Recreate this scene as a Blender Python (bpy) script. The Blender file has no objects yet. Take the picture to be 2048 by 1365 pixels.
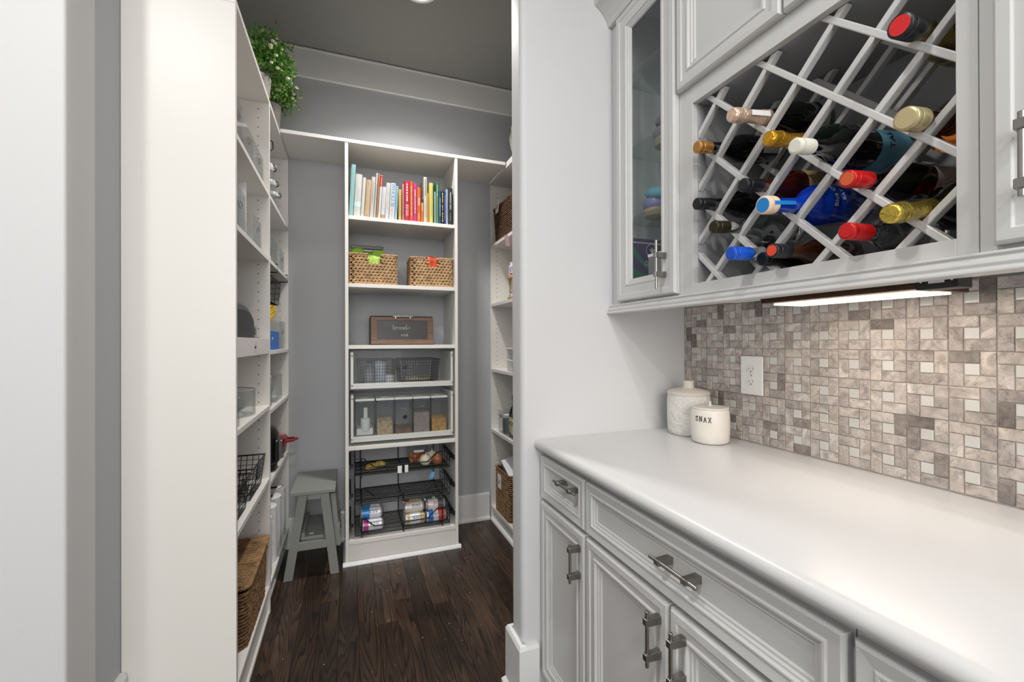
import bpy, bmesh, math, random
import numpy as np
from mathutils import Matrix, Vector
random.seed(7)
D = bpy.data; SC = bpy.context.scene
COL = SC.collection
R = math.radians
# ------------------------------------------------------------------ camera
cam_d = D.cameras.new('camera'); cam = D.objects.new('camera', cam_d); COL.objects.link(cam)
SC.camera = cam
cam_d.sensor_width = 36.0; cam_d.sensor_fit = 'HORIZONTAL'
cam_d.lens = 874.0 / 2048 * 36.0
cam_d.clip_start = 0.02
yaw, pit, rol = R(20.4), R(.12), R(-.17)
fw = Vector((math.sin(yaw)*math.cos(pit), math.cos(yaw)*math.cos(pit), math.sin(pit)))
rt = Vector((math.cos(yaw), -math.sin(yaw), 0)); up = rt.cross(fw)
rt2 = math.cos(rol)*rt + math.sin(rol)*up; up2 = -math.sin(rol)*rt + math.cos(rol)*up
cam.matrix_world = Matrix(((rt2.x, up2.x, -fw.x, 0), (rt2.y, up2.y, -fw.y, 0), (rt2.z, up2.z, -fw.z, 1.25), (0, 0, 0, 1)))
# ------------------------------------------------------------------ world, exposure, lights
w = D.worlds.new('world'); SC.world = w; w.use_nodes = True
bg = w.node_tree.nodes['Background']; bg.inputs[0].default_value = (1, .985, .965, 1); bg.inputs[1].default_value = 2.5
SC.view_settings.view_transform = 'Standard'; SC.view_settings.look = 'None'
SC.view_settings.exposure = 0.0; SC.view_settings.gamma = 1.0; SC.view_settings.use_curve_mapping = False
SC.cycles.transparent_max_bounces = 32
def area(name, loc, power, size, rot=(0, 0, 0), color=(1, 1, 1), size_y=None, spread=180):
    l = D.lights.new(name, 'AREA'); l.energy = power; l.color = color; l.size = size; l.spread = R(spread)
    if size_y: l.shape = 'RECTANGLE'; l.size_y = size_y
    else: l.shape = 'DISK'
    o = D.objects.new(name, l); COL.objects.link(o); o.location = loc; o.rotation_euler = rot
    return o
CEIL = 3.065
area('hall_ambient_fill', (-.1, -2.2, 2.25), 33, 1.8, rot=(R(76), 0, R(-4)), color=(1, .99, .975))  # added soft fill standing in for the room's ambient light, not a fixture
area('pantry_downlight_lamp', (.34, 2.26, CEIL-.03), 17, .13, color=(1, .975, .94), spread=125)
area('hall_downlight_lamp', (-.15, .25, CEIL-.03), 9, .13, color=(1, .975, .94))
area('hall_downlight_lamp', (-.95, .15, CEIL-.03), 20, .13, color=(1, .975, .94))
area('hall_downlight_lamp', (.10, -1.2, CEIL-.03), 22, .13, color=(1, .975, .94))
area('under_cabinet_lamp', (1.045, .635, 1.336), 1.25, .10, size_y=.32, rot=(0, R(-8), 0), color=(1, .86, .73))

# ------------------------------------------------------------------ helpers
def lin(c):
    return tuple(((v/255)/12.92 if v/255 <= .04045 else ((v/255+.055)/1.055)**2.4) for v in c)
MC = {}
def M(name, rgb, rough=.5, metal=0, var=0, vscale=8, bump=0, bscale=40, coat=0, emit=0, rand=0, spec=None, stretch=None):
    if name in MC: return MC[name]
    m = D.materials.new(name); m.use_nodes = True; MC[name] = m
    nt = m.node_tree; p = nt.nodes['Principled BSDF']; c = lin(rgb)
    p.inputs['Base Color'].default_value = (*c, 1); p.inputs['Roughness'].default_value = rough
    p.inputs['Metallic'].default_value = metal
    if spec is not None: p.inputs['Specular IOR Level'].default_value = spec
    if coat: p.inputs['Coat Weight'].default_value = coat; p.inputs['Coat Roughness'].default_value = .05
    if emit: p.inputs['Emission Color'].default_value = (*c, 1); p.inputs['Emission Strength'].default_value = emit
    tc = nt.nodes.new('ShaderNodeTexCoord'); src = tc.outputs['Object']
    if stretch:
        mp = nt.nodes.new('ShaderNodeMapping'); mp.inputs['Scale'].default_value = stretch
        nt.links.new(src, mp.inputs[0]); src = mp.outputs[0]
    if var or rand:
        hs = nt.nodes.new('ShaderNodeHueSaturation'); hs.inputs['Color'].default_value = (*c, 1)
        val = None
        if var:
            n = nt.nodes.new('ShaderNodeTexNoise'); n.inputs['Scale'].default_value = vscale; n.inputs['Detail'].default_value = 5
            nt.links.new(src, n.inputs['Vector'])
            mr = nt.nodes.new('ShaderNodeMapRange'); mr.inputs[1].default_value = .3; mr.inputs[2].default_value = .7
            mr.inputs[3].default_value = 1-var; mr.inputs[4].default_value = 1+var
            nt.links.new(n.outputs[0], mr.inputs[0]); val = mr.outputs[0]
        if rand:
            oi = nt.nodes.new('ShaderNodeObjectInfo'); mr2 = nt.nodes.new('ShaderNodeMapRange')
            mr2.inputs[3].default_value = 1-rand; mr2.inputs[4].default_value = 1+rand
            nt.links.new(oi.outputs['Random'], mr2.inputs[0])
            if val:
                mu = nt.nodes.new('ShaderNodeMath'); mu.operation = 'MULTIPLY'
                nt.links.new(val, mu.inputs[0]); nt.links.new(mr2.outputs[0], mu.inputs[1]); val = mu.outputs[0]
            else: val = mr2.outputs[0]
        nt.links.new(val, hs.inputs['Value']); nt.links.new(hs.outputs[0], p.inputs['Base Color'])
    if bump:
        n = nt.nodes.new('ShaderNodeTexNoise'); n.inputs['Scale'].default_value = bscale; n.inputs['Detail'].default_value = 4
        nt.links.new(src, n.inputs['Vector'])
        b = nt.nodes.new('ShaderNodeBump'); b.inputs['Strength'].default_value = bump; b.inputs['Distance'].default_value = .01
        nt.links.new(n.outputs[0], b.inputs['Height']); nt.links.new(b.outputs[0], p.inputs['Normal'])
    return m
def clear(name, tint=(240, 245, 245), amount=.1, rough=.03):
    """thin clear plastic / pane of glass: mostly transparent, fresnel gloss on top"""
    if name in MC: return MC[name]
    m = D.materials.new(name); m.use_nodes = True; MC[name] = m; nt = m.node_tree; nt.nodes.clear()
    o = nt.nodes.new('ShaderNodeOutputMaterial'); mx = nt.nodes.new('ShaderNodeMixShader')
    t = nt.nodes.new('ShaderNodeBsdfTransparent'); t.inputs[0].default_value = (*lin(tint), 1)
    g = nt.nodes.new('ShaderNodeBsdfGlossy'); g.inputs['Roughness'].default_value = rough
    df = nt.nodes.new('ShaderNodeBsdfDiffuse'); df.inputs[0].default_value = (.8, .82, .83, 1)
    mx2 = nt.nodes.new('ShaderNodeMixShader'); mx2.inputs[0].default_value = amount*.45
    nt.links.new(t.outputs[0], mx2.inputs[1]); nt.links.new(df.outputs[0], mx2.inputs[2])
    lw = nt.nodes.new('ShaderNodeLayerWeight'); lw.inputs[0].default_value = .5
    pw = nt.nodes.new('ShaderNodeMath'); pw.operation = 'POWER'; pw.inputs[1].default_value = 5; nt.links.new(lw.outputs['Facing'], pw.inputs[0])
    ma = nt.nodes.new('ShaderNodeMath'); ma.operation = 'MULTIPLY_ADD'; ma.inputs[1].default_value = .6; ma.inputs[2].default_value = .014; nt.links.new(pw.outputs[0], ma.inputs[0])
    nt.links.new(ma.outputs[0], mx.inputs[0]); nt.links.new(mx2.outputs[0], mx.inputs[1]); nt.links.new(g.outputs[0], mx.inputs[2])
    nt.links.new(mx.outputs[0], o.inputs[0])
    return m
def glass(name, rgb, rough=.03, ior=1.45, trans=1.0):
    if name in MC: return MC[name]
    m = M(name, rgb, rough); p = m.node_tree.nodes['Principled BSDF']
    p.inputs['Transmission Weight'].default_value = trans; p.inputs['IOR'].default_value = ior
    return m

ORG = {}
def place(o, parent, label=None, kind=None):
    if parent is not None:
        o.parent = parent; ORG[o.name] = ORG.get(parent.name, Vector((0, 0, 0)))
    if label: o['label'] = label
    if kind: o['kind'] = kind
    return o
def thing(name, label, cat, loc, group=None):
    o = D.objects.new(name, None); COL.objects.link(o); o.location = loc; o.empty_display_size = .05
    o['label'] = label; o['category'] = cat
    if group: o['group'] = group
    ORG[o.name] = Vector(loc)
    return o
def tag(o, label, cat, group=None):
    o['label'] = label; o['category'] = cat
    if group: o['group'] = group
    return o
class MB:
    def __init__(s, mat=None): s.v = []; s.f = []; s.M = mat or Matrix(); s.mi = []; s.cur = 0; s.n = 0
    def add(s, vs, fs):
        A = np.array(vs, float).reshape(-1, 3)
        Mx = np.array(s.M); A = A @ Mx[:3, :3].T + Mx[:3, 3]
        b = s.n; s.v.append(A); s.n += len(A)
        s.f.extend([tuple(b+i for i in f) for f in fs]); s.mi.extend([s.cur]*len(fs)); return s
    def box(s, x0, x1, y0, y1, z0, z1):
        if x0 > x1: x0, x1 = x1, x0
        if y0 > y1: y0, y1 = y1, y0
        if z0 > z1: z0, z1 = z1, z0
        return s.add([(x0, y0, z0), (x1, y0, z0), (x1, y1, z0), (x0, y1, z0), (x0, y0, z1), (x1, y0, z1), (x1, y1, z1), (x0, y1, z1)],
              [(0, 3, 2, 1), (4, 5, 6, 7), (0, 1, 5, 4), (1, 2, 6, 5), (2, 3, 7, 6), (3, 0, 4, 7)])
    def lathe(s, prof, o=(0, 0, 0), axis=(0, 0, 1), seg=24, cap=True):
        """prof: list of (r, t): t along axis from o"""
        a = Vector(axis).normalized(); u = a.orthogonal().normalized(); v = a.cross(u); o = Vector(o)
        vs = []; fs = []
        for r, t in prof:
            for k in range(seg):
                an = 2*math.pi*k/seg; vs.append(o + a*t + (u*math.cos(an)+v*math.sin(an))*max(r, 1e-5))
        n = len(prof)
        for i in range(n-1):
            for k in range(seg):
                k2 = (k+1) % seg; fs.append((i*seg+k, i*seg+k2, (i+1)*seg+k2, (i+1)*seg+k))
        if cap:
            fs.append(tuple(range(seg))[::-1]); fs.append(tuple((n-1)*seg+k for k in range(seg)))
        return s.add(vs, fs)
    def cyl(s, p0, p1, r, r1=None, seg=12):
        p0 = Vector(p0); p1 = Vector(p1); d = p1-p0
        return s.lathe([(r, 0), (r if r1 is None else r1, d.length)], p0, d, seg)
    def tube(s, pts, r, seg=6, closed=False):
        pts = [Vector(p) for p in pts]; n = len(pts); vs = []; fs = []
        pu = None
        for i, p in enumerate(pts):
            if closed: t = pts[(i+1) % n]-pts[i-1]
            else: t = pts[min(i+1, n-1)]-pts[max(i-1, 0)]
            t.normalize()
            u = t.orthogonal().normalized() if pu is None else (pu - t*pu.dot(t)).normalized()
            pu = u; v = t.cross(u)
            for k in range(seg):
                an = 2*math.pi*(k+.5)/seg; vs.append(p+(u*math.cos(an)+v*math.sin(an))*r)
        rng = n if closed else n-1
        for i in range(rng):
            j = (i+1) % n
            for k in range(seg):
                k2 = (k+1) % seg; fs.append((i*seg+k, i*seg+k2, j*seg+k2, j*seg+k))
        if not closed: fs.append(tuple(range(seg))[::-1]); fs.append(tuple((n-1)*seg+k for k in range(seg)))
        return s.add(vs, fs)
    def prism(s, poly, axis, a, b):
        """poly: 2D points in the plane of the other two axes (cyclic order), extruded along axis 0/1/2 from a to b"""
        n = len(poly); vs = []
        for t in (a, b):
            for p, q in poly:
                vs.append({0: (t, p, q), 1: (p, t, q), 2: (p, q, t)}[axis])
        fs = [tuple(range(n))[::-1], tuple(range(n, 2*n))]
        for i in range(n): j = (i+1) % n; fs.append((i, j, n+j, n+i))
        return s.add(vs, fs)
    def ball(s, c, r, seg=12, rings=8):
        if not isinstance(r, (tuple, list)): r = (r, r, r)
        vs = []; fs = []
        for i in range(rings+1):
            th = math.pi*i/rings
            for k in range(seg):
                ph = 2*math.pi*k/seg
                vs.append((c[0]+r[0]*math.sin(th)*math.cos(ph), c[1]+r[1]*math.sin(th)*math.sin(ph), c[2]-r[2]*math.cos(th)))
        for i in range(rings):
            for k in range(seg):
                k2 = (k+1) % seg; fs.append((i*seg+k, i*seg+k2, (i+1)*seg+k2, (i+1)*seg+k))
        return s.add(vs, fs)
    def openbox(s, x0, x1, y0, y1, z0, z1, t=.003):
        s.box(x0, x1, y0, y1, z0, z0+t); s.box(x0, x0+t, y0, y1, z0+t, z1); s.box(x1-t, x1, y0, y1, z0+t, z1)
        s.box(x0+t, x1-t, y0, y0+t, z0+t, z1); s.box(x0+t, x1-t, y1-t, y1, z0+t, z1); return s
    def build(s, name, mats, parent=None, bevel=0, bseg=2, smooth=False, label=None, kind=None, sharp=40):
        V = np.concatenate(s.v) if s.v else np.zeros((0, 3))
        org = ORG.get(parent.name, Vector((0, 0, 0))) if parent is not None else Vector((0, 0, 0))
        V = V - np.array(org)
        me = D.meshes.new(name); me.from_pydata(V.tolist(), [], s.f); me.update()
        if len(s.f) < 60000:
            bm_ = bmesh.new(); bm_.from_mesh(me); bmesh.ops.recalc_face_normals(bm_, faces=bm_.faces); bm_.to_mesh(me); bm_.free()
        if not isinstance(mats, (list, tuple)): mats = [mats]
        for m in mats: me.materials.append(m)
        if len(mats) > 1: me.polygons.foreach_set('material_index', s.mi)
        if smooth:
            me.polygons.foreach_set('use_smooth', [True]*len(me.polygons))
            me.set_sharp_from_angle(angle=R(sharp))
        o = D.objects.new(name, me); COL.objects.link(o)
        if bevel:
            b = o.modifiers.new('bevel', 'BEVEL'); b.width = bevel; b.segments = bseg; b.limit_method = 'ANGLE'; b.angle_limit = R(35)
            b.harden_normals = False
        return place(o, parent, label, kind)
def top(o, loc=None): ORG[o.name] = Vector((0, 0, 0)); return o
def text_mesh(body, size, extr=.0004, shear=0, spacing=1.0):
    c = D.curves.new('t', 'FONT'); c.body = body; c.size = size; c.extrude = extr; c.align_x = 'CENTER'; c.align_y = 'CENTER'
    c.shear = shear; c.space_character = spacing; c.resolution_u = 3
    o = D.objects.new('t', c); COL.objects.link(o); dg = bpy.context.evaluated_depsgraph_get(); dg.update()
    me = D.meshes.new_from_object(o.evaluated_get(dg)); D.objects.remove(o); D.curves.remove(c)
    return me
def text(name, body, size, loc, xdir, ydir, mat, parent, extr=.0004, shear=0, spacing=1.0, squash=1.0):
    me = text_mesh(body, size, extr, shear, spacing); me.materials.clear(); me.materials.append(mat)
    x = Vector(xdir).normalized(); y = Vector(ydir).normalized(); z = x.cross(y)
    org = ORG.get(parent.name, Vector((0, 0, 0))) if parent is not None else Vector((0, 0, 0))
    l = Vector(loc)-org
    T = Matrix(((x.x*squash, y.x, z.x, l.x), (x.y*squash, y.y, z.y, l.y), (x.z*squash, y.z, z.z, l.z), (0, 0, 0, 1)))
    me.transform(T); o = D.objects.new(name, me); COL.objects.link(o)
    return place(o, parent)
def scribble(mb, loc, xdir, ydir, wd, ht, rows, rs, th=.45, n=None):
    """rows of short print-like dashes on a flat label"""
    x = Vector(xdir).normalized(); y = Vector(ydir).normalized(); z = x.cross(y); l = Vector(loc); rh = ht/rows
    for r in range(rows):
        t = -wd/2
        while t < wd/2-.001:
            ln = rs.uniform(.5, 1.6)*rh; e = min(t+ln, wd/2)
            yy = ht/2-(r+.5)*rh; a = th*rh/2
            p = [l+x*t+y*(yy-a), l+x*e+y*(yy-a), l+x*e+y*(yy+a), l+x*t+y*(yy+a)]
            mb.add([q+z*.0003 for q in p]+[q-z*.0003 for q in p], [(0, 1, 2, 3), (7, 6, 5, 4), (0, 4, 5, 1), (1, 5, 6, 2), (2, 6, 7, 3), (3, 7, 4, 0)])
            t = e + rs.uniform(.25, .6)*rh
    return mb

# ------------------------------------------------------------------ materials
WALL = M('wall_paint_grey', (210, 210, 211), .55, bump=.03, bscale=220, spec=.35)
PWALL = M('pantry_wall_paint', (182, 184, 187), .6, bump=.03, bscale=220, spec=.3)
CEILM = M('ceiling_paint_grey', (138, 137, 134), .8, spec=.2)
TRIM = M('trim_white_paint', (228, 228, 228), .3)
MEL = M('white_melamine', (229, 226, 221), .38)
CAB = M('grey_cabinet_paint', (204, 204, 203), .32)
CABIN = M('cabinet_interior', (232, 233, 234), .45)
QUARTZ = M('white_quartz', (210, 210, 210), .28, var=.012, vscale=6)
NICKEL = M('brushed_nickel', (168, 165, 160), .28, 1, var=.05, vscale=60)
NICKELD = M('dark_nickel', (150, 147, 143), .32, 1)
CHROME = M('chrome', (220, 220, 220), .08, 1)
BLACK = M('black_metal', (22, 22, 24), .38)
BLACKP = M('black_plastic', (18, 18, 20), .3)
ACR = clear('clear_acrylic', (253, 254, 254), .02)
ACR2 = clear('pantry_bin_acrylic', (247, 248, 248), .06, .04)
PANE = clear('cabinet_glass', (251, 253, 253), .02)
GSH = clear('glass_shelf_edge', (238, 244, 242), .12)
INK = M('ink_black', (25, 24, 24), .6)
WHITEP = M('white_plastic', (238, 238, 236), .3)
PAPER = M('white_paper', (240, 240, 238), .7)
SEA = M('seagrass_tan', (186, 152, 112), .75, var=.35, vscale=45)
SEAD = M('seagrass_dark', (124, 92, 62), .75, var=.5, vscale=38)
SEAC = M('seagrass_core', (70, 50, 34), .9)
GREYP = M('grey_stool_paint', (140, 142, 138), .4)

# ------------------------------------------------------------------ structure
def st(name, mb, mat, bevel=0, smooth=False, bseg=2):
    o = mb.build(name, mat, bevel=bevel, smooth=smooth, bseg=bseg); o['kind'] = 'structure'; ORG[o.name] = Vector((0, 0, 0)); return o
WL, WR, WB = -.645, 1.235, 2.965      # pantry left / right / back wall faces
XW = 1.255                            # kitchen wall face behind the counter
fl = st('floor', MB().box(-2.5, 1.5, -6.5, 3.1, -.04, -.012), M('subfloor_dark', (38, 30, 25), .5))
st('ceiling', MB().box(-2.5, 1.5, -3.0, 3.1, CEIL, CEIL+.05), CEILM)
st('wall_back', MB().box(-.8, 1.5, WB, WB+.12, -.012, CEIL), PWALL)
def rc(cx, cy, r, a0, a1, n=6): return [(cx+r*math.cos(R(a0+(a1-a0)*i/n)), cy+r*math.sin(R(a0+(a1-a0)*i/n))) for i in range(n+1)]
st('wall_left', MB().box(WL-.12, WL, 1.501, WB, -.012, CEIL), PWALL)
st('wall_right', MB().box(WR, WR+.3, 1.50, WB, -.012, CEIL), PWALL)
st('wall_front_left', MB().prism([(-2.4, 1.37)]+rc(WL-.008, 1.378, .008, -90, 0)+[(WL, 1.501), (-2.4, 1.501)], 2, -.012, CEIL), WALL, smooth=True)
st('wall_front_right', MB().prism(rc(.552+.022, 1.39+.022, .022, 180, 270)+[(XW+.25, 1.39), (XW+.25, 1.497)]+rc(.552+.022, 1.497-.022, .022, 90, 180), 2, -.012, CEIL), WALL, smooth=True)
st('wall_header', MB().box(WL+.0005, .551, 1.412, 1.475, 2.52, CEIL), WALL)
st('wall_opposite_added', MB().box(-2.5, -2.4, -6.5, 1.501, -.012, CEIL), WALL)  # unseen wall, added to cut the ambient light coming from the left
st('wall_kitchen', MB().box(XW, XW+.2, -6.5, 1.39, -.012, CEIL), WALL)
# ceiling band (flat crown boards)
st('trim_1', MB().box(WL, WR, WB-.018, WB, 2.883, CEIL-.004).box(WL, WR, WB-.024, WB-.018, CEIL-.016, CEIL-.004), TRIM, bevel=.002)
st('trim_2', MB().box(WL, WL+.018, 1.5, WB-.025, 2.883, CEIL-.004), TRIM, bevel=.002)
st('trim_3', MB().box(WR-.018, WR, 1.5, WB-.025, 2.883, CEIL-.004), TRIM, bevel=.002)
# baseboards
def base_prof(t, h): return [(0, 0), (t+.012, 0), (t+.012, .012), (t+.004, .022), (t, .026), (t, h-.012), (t-.006, h), (0, h)]
b = MB(); b.prism([(WB-p, q) for p, q in base_prof(.016, .187)], 0, -.345, -.03); b.prism([(WB-p, q) for p, q in base_prof(.016, .187)], 0, .625, .925)
st('baseboard_back', b, TRIM)
b = MB(); b.prism([(WL+p, q) for p, q in base_prof(.018, .262)], 1, 1.372, 1.636)
st('baseboard_left', b, TRIM)
def sweep(prof, path):
    """profile (offset, z) swept along path [(point, outward dir)] with mitred corners"""
    n = len(prof); vs = []; fs = []
    for (px_, py_), (dx, dy) in path: vs += [(px_+dx*p, py_+dy*p, q) for p, q in prof]
    for k in range(len(path)-1):
        for i in range(n): j = (i+1) % n; fs.append((k*n+i, k*n+j, (k+1)*n+j, (k+1)*n+i))
    fs += [tuple(range(n)), tuple(range((len(path)-1)*n, len(path)*n))]
    return MB().add(vs, fs)
st('baseboard_right', sweep(base_prof(.018, .215), [((.607, 1.39), (0, -1)), ((.552, 1.39), (-1, -1)), ((.552, 1.497), (-1, 1)), ((.80, 1.497), (0, 1))]), TRIM)
b = MB(); b.prism([(1.37-p, q) for p, q in base_prof(.018, .262)], 0, -2.4, WL)
st('baseboard_front', b, TRIM)

# wood planks (real boards, one object each)
def wood_mat():
    m = D.materials.new('dark_stained_oak'); m.use_nodes = True; nt = m.node_tree; p = nt.nodes['Principled BSDF']
    L = nt.links.new; N = nt.nodes.new
    tc = N('ShaderNodeTexCoord'); oi = N('ShaderNodeObjectInfo')
    mu = N('ShaderNodeMath'); mu.operation = 'MULTIPLY'; mu.inputs[1].default_value = 37.0; L(oi.outputs['Random'], mu.inputs[0])
    cb = N('ShaderNodeCombineXYZ'); L(mu.outputs[0], cb.inputs[0]); L(mu.outputs[0], cb.inputs[2])
    ad = N('ShaderNodeVectorMath'); ad.operation = 'ADD'; L(tc.outputs['Object'], ad.inputs[0]); L(cb.outputs[0], ad.inputs[1])
    m1 = N('ShaderNodeMapping'); m1.inputs['Scale'].default_value = (8, .6, 8); L(ad.outputs[0], m1.inputs[0])
    n1 = N('ShaderNodeTexNoise'); n1.inputs['Scale'].default_value = 1.5; n1.inputs['Detail'].default_value = 1.5; L(m1.outputs[0], n1.inputs['Vector'])
    # growth rings: contour lines of the smooth noise
    k = N('ShaderNodeMath'); k.operation = 'MULTIPLY'; k.inputs[1].default_value = 19; L(n1.outputs[0], k.inputs[0])
    fr = N('ShaderNodeMath'); fr.operation = 'FRACT'; L(k.outputs[0], fr.inputs[0])
    cr = N('ShaderNodeValToRGB'); e = cr.color_ramp.elements; e[0].position = 0; e[0].color = (.0, .0, .0, 1); e[1].position = .45; e[1].color = (.8, .8, .8, 1)
    a = e.new(.92); a.color = (1, 1, 1, 1); a = e.new(1.0); a.color = (0, 0, 0, 1); L(fr.outputs[0], cr.inputs[0])
    m2 = N('ShaderNodeMapping'); m2.inputs['Scale'].default_value = (260, 7, 260); L(ad.outputs[0], m2.inputs[0])
    n2 = N('ShaderNodeTexNoise'); n2.inputs['Scale'].default_value = 1; n2.inputs['Detail'].default_value = 3; L(m2.outputs[0], n2.inputs['Vector'])
    mx = N('ShaderNodeMath'); mx.operation = 'MULTIPLY'; L(cr.outputs[0], mx.inputs[0]); L(n2.outputs[0], mx.inputs[1])
    n3 = N('ShaderNodeTexNoise'); n3.inputs['Scale'].default_value = 5; n3.inputs['Detail'].default_value = 2; L(ad.outputs[0], n3.inputs['Vector'])
    mq = N('ShaderNodeMath'); mq.operation = 'MULTIPLY'; L(mx.outputs[0], mq.inputs[0]); L(n3.outputs[0], mq.inputs[1])
    c = N('ShaderNodeValToRGB'); e = c.color_ramp.elements
    e[0].position = .03; e[0].color = (*lin((38, 30, 26)), 1); e[1].position = .46; e[1].color = (*lin((100, 77, 58)), 1)
    a = e.new(.2); a.color = (*lin((66, 50, 39)), 1)
    L(mq.outputs[0], c.inputs[0])
    hs = N('ShaderNodeHueSaturation'); L(c.outputs[0], hs.inputs['Color'])
    mr = N('ShaderNodeMapRange'); mr.inputs[3].default_value = .5; mr.inputs[4].default_value = 1.25; L(oi.outputs['Random'], mr.inputs[0]); L(mr.outputs[0], hs.inputs['Value'])
    L(hs.outputs[0], p.inputs['Base Color'])
    p.inputs['Roughness'].default_value = .3; p.inputs['Specular IOR Level'].default_value = .45
    bp = N('ShaderNodeBump'); bp.inputs['Strength'].default_value = .2; bp.inputs['Distance'].default_value = .002; L(mx.outputs[0], bp.inputs['Height']); L(bp.outputs[0], p.inputs['Normal'])
    return m
WOOD = wood_mat(); rs = random.Random(3)
PW = .083; x = -1.21; row = 0
while x < 1.3:
    y = -2.2 - rs.uniform(0, .9)
    while y < WB:
        ln = rs.uniform(.65, 1.5); e = min(y+ln, WB)
        if WB-e < .25: e = WB
        y0 = max(y, -2.2)
        if e > y0+.05:
            q = MB().prism([(-PW/2+.0004, -.0105), (PW/2-.0004, -.0105), (PW/2-.0004, -.0012), (PW/2-.0016, 0), (-PW/2+.0016, 0), (-PW/2+.0004, -.0012)], 1, .0005, e-y0-.0005).build('plank', WOOD)
            q.parent = fl; q.location = (x+PW/2, y0, -.0005)
        y = e if e < WB else WB+1
    x += PW; row += 1

# ------------------------------------------------------------------ counter, base cabinets
cn = MB().prism([(.602, .884), (.598, .888), (.596, .896), (.598, .905), (.604, .911), (.614, .914), (XW-.001, .914), (XW-.001, .884)], 1, -.9, 1.389)
cn = cn.build('countertop', QUARTZ, bevel=.0015, smooth=True); tag(cn, 'white quartz countertop over the grey base cabinets', 'countertop'); top(cn)

def panel(parent, name, X, y0, y1, z0, z1, prof, fill=True, mat=None, pull=None, label=None):
    """mitred moulded door or drawer front facing -X. X = back plane; prof = (inset, proud)"""
    mb = MB(); rings = []
    for i, h in prof:
        rings.append([(X-h, y1-i, z0+i), (X-h, y0+i, z0+i), (X-h, y0+i, z1-i), (X-h, y1-i, z1-i)])
    vs = [v for r in rings for v in r]; fs = []
    for k in range(len(rings)-1):
        for j in range(4):
            j2 = (j+1) % 4; fs.append((k*4+j, k*4+j2, k*4+4+j2, k*4+4+j))
    n = len(rings)
    if fill: fs.append(tuple((n-1)*4+j for j in range(4))); fs.append((3, 2, 1, 0))
    else:
        for j in range(4):
            j2 = (j+1) % 4; fs.append(((n-1)*4+j, (n-1)*4+j2, j2, j))
    mb.add(vs, fs)
    return mb.build(name, mat or CAB, parent, bevel=.0006, bseg=1, label=label)
DP = [(0, 0), (0, .013), (.005, .019), (.021, .0195), (.0235, .016), (.0385, .0155), (.042, .0185), (.047, .0185), (.051, .0125), (.056, .0125), (.059, .0095), (.064, .0095), (.067, .0055)]
DRP = [(0, 0), (0, .013), (.005, .0195), (.024, .017), (.027, .019), (.031, .019), (.034, .014), (.038, .014), (.041, .0105), (.046, .0105), (.048, .007)]
def handle(parent, X, c, axis, L, sp, out=.032):
    """bar pull: slim rod carried by two square posts. c=(y,z) centre"""
    y, z = c; xr = X-out; mb = MB()
    for sgn in (-1, 1):
        if axis == 'y': yy, zz = y+sgn*sp/2, z
        else: yy, zz = y, z+sgn*sp/2
        a, d = (.0078, .0068) if axis == 'y' else (.0068, .0078)
        vs = []
        for (xx, f) in ((X, 1.12), (xr+.004, 1.0), (xr-.007, .92)):
            vs += [(xx, yy-a*f, zz-d*f), (xx, yy+a*f, zz-d*f), (xx, yy+a*f, zz+d*f), (xx, yy-a*f, zz+d*f)]
        mb.add(vs, [(0, 1, 2, 3), (11, 10, 9, 8)]+[(k*4+j, k*4+4+j, k*4+4+(j+1) % 4, k*4+(j+1) % 4) for k in (0, 1) for j in range(4)])
    h = mb.build('handle', NICKELD, parent, bevel=.001)
    r = MB()
    if axis == 'y': r.cyl((xr, y-L/2, z), (xr, y+L/2, z), .0042, seg=14)
    else: r.cyl((xr, y, z-L/2), (xr, y, z+L/2), .0042, seg=14)
    # rod joined into the handle object (second material slot)
    ro = r.build('handle_rod', NICKEL, None, smooth=True)
    me = h.data; me.materials.append(NICKEL)
    bm = bmesh.new(); bm.from_mesh(me); n0 = len(bm.faces)
    m2 = ro.data.copy(); org = ORG.get(parent.name, Vector((0, 0, 0))); m2.transform(Matrix.Translation(-org)); bm.from_mesh(m2)
    bm.faces.ensure_lookup_table()
    for f in bm.faces[n0:]: f.material_index = 1; f.smooth = True
    bm.to_mesh(me); bm.free(); D.objects.remove(ro)
    return h
XF = .634            # cabinet box front; fronts stand 19 mm proud at .615
def base_unit(label, y0, y1):
    t = thing('base_cabinet', label, 'cabinet', (XF, (y0+y1)/2, 0), 'grey base cabinets under the counter')
    mb = MB().box(XF, XW-.002, y0+.0006, y1-.0006, .10, .8835); mb.box(XF+.07, XW-.002, y0+.0006, y1-.0006, .0005, .10)
    mb.build('body', CAB, t); return t
t = base_unit('narrow grey base cabinet with one small drawer and one door, next to the pantry opening', 1.079, 1.388)
d = panel(t, 'drawer', XF, 1.082, 1.379, .716, .861, DRP); handle(d, .628, (1.168, .792+.024), 'y', .137, .075)
d = panel(t, 'door', XF, 1.082, 1.379, .112, .704, DP); handle(d, .6155, (1.104, .622), 'z', .115, .076)
t = base_unit('wide grey base cabinet with a long drawer above two doors', .388, 1.078)
d = panel(t, 'drawer', XF, .391, 1.073, .716, .861, DRP); handle(d, .628, (.702, .795), 'y', .135, .078)
d = panel(t, 'door', XF, .738, 1.073, .112, .704, DP); handle(d, .6155, (.762, .625), 'z', .118, .074)
d = panel(t, 'door', XF, .391, .732, .112, .704, DP); handle(d, .6155, (.690, .625), 'z', .118, .074)
t = base_unit('grey base cabinet nearest the camera, its drawer cut off by the photo edge', -.10, .387)
panel(t, 'drawer', XF, -.09, .382, .716, .861, DRP); panel(t, 'door', XF, -.09, .382, .112, .704, DP)

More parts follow.
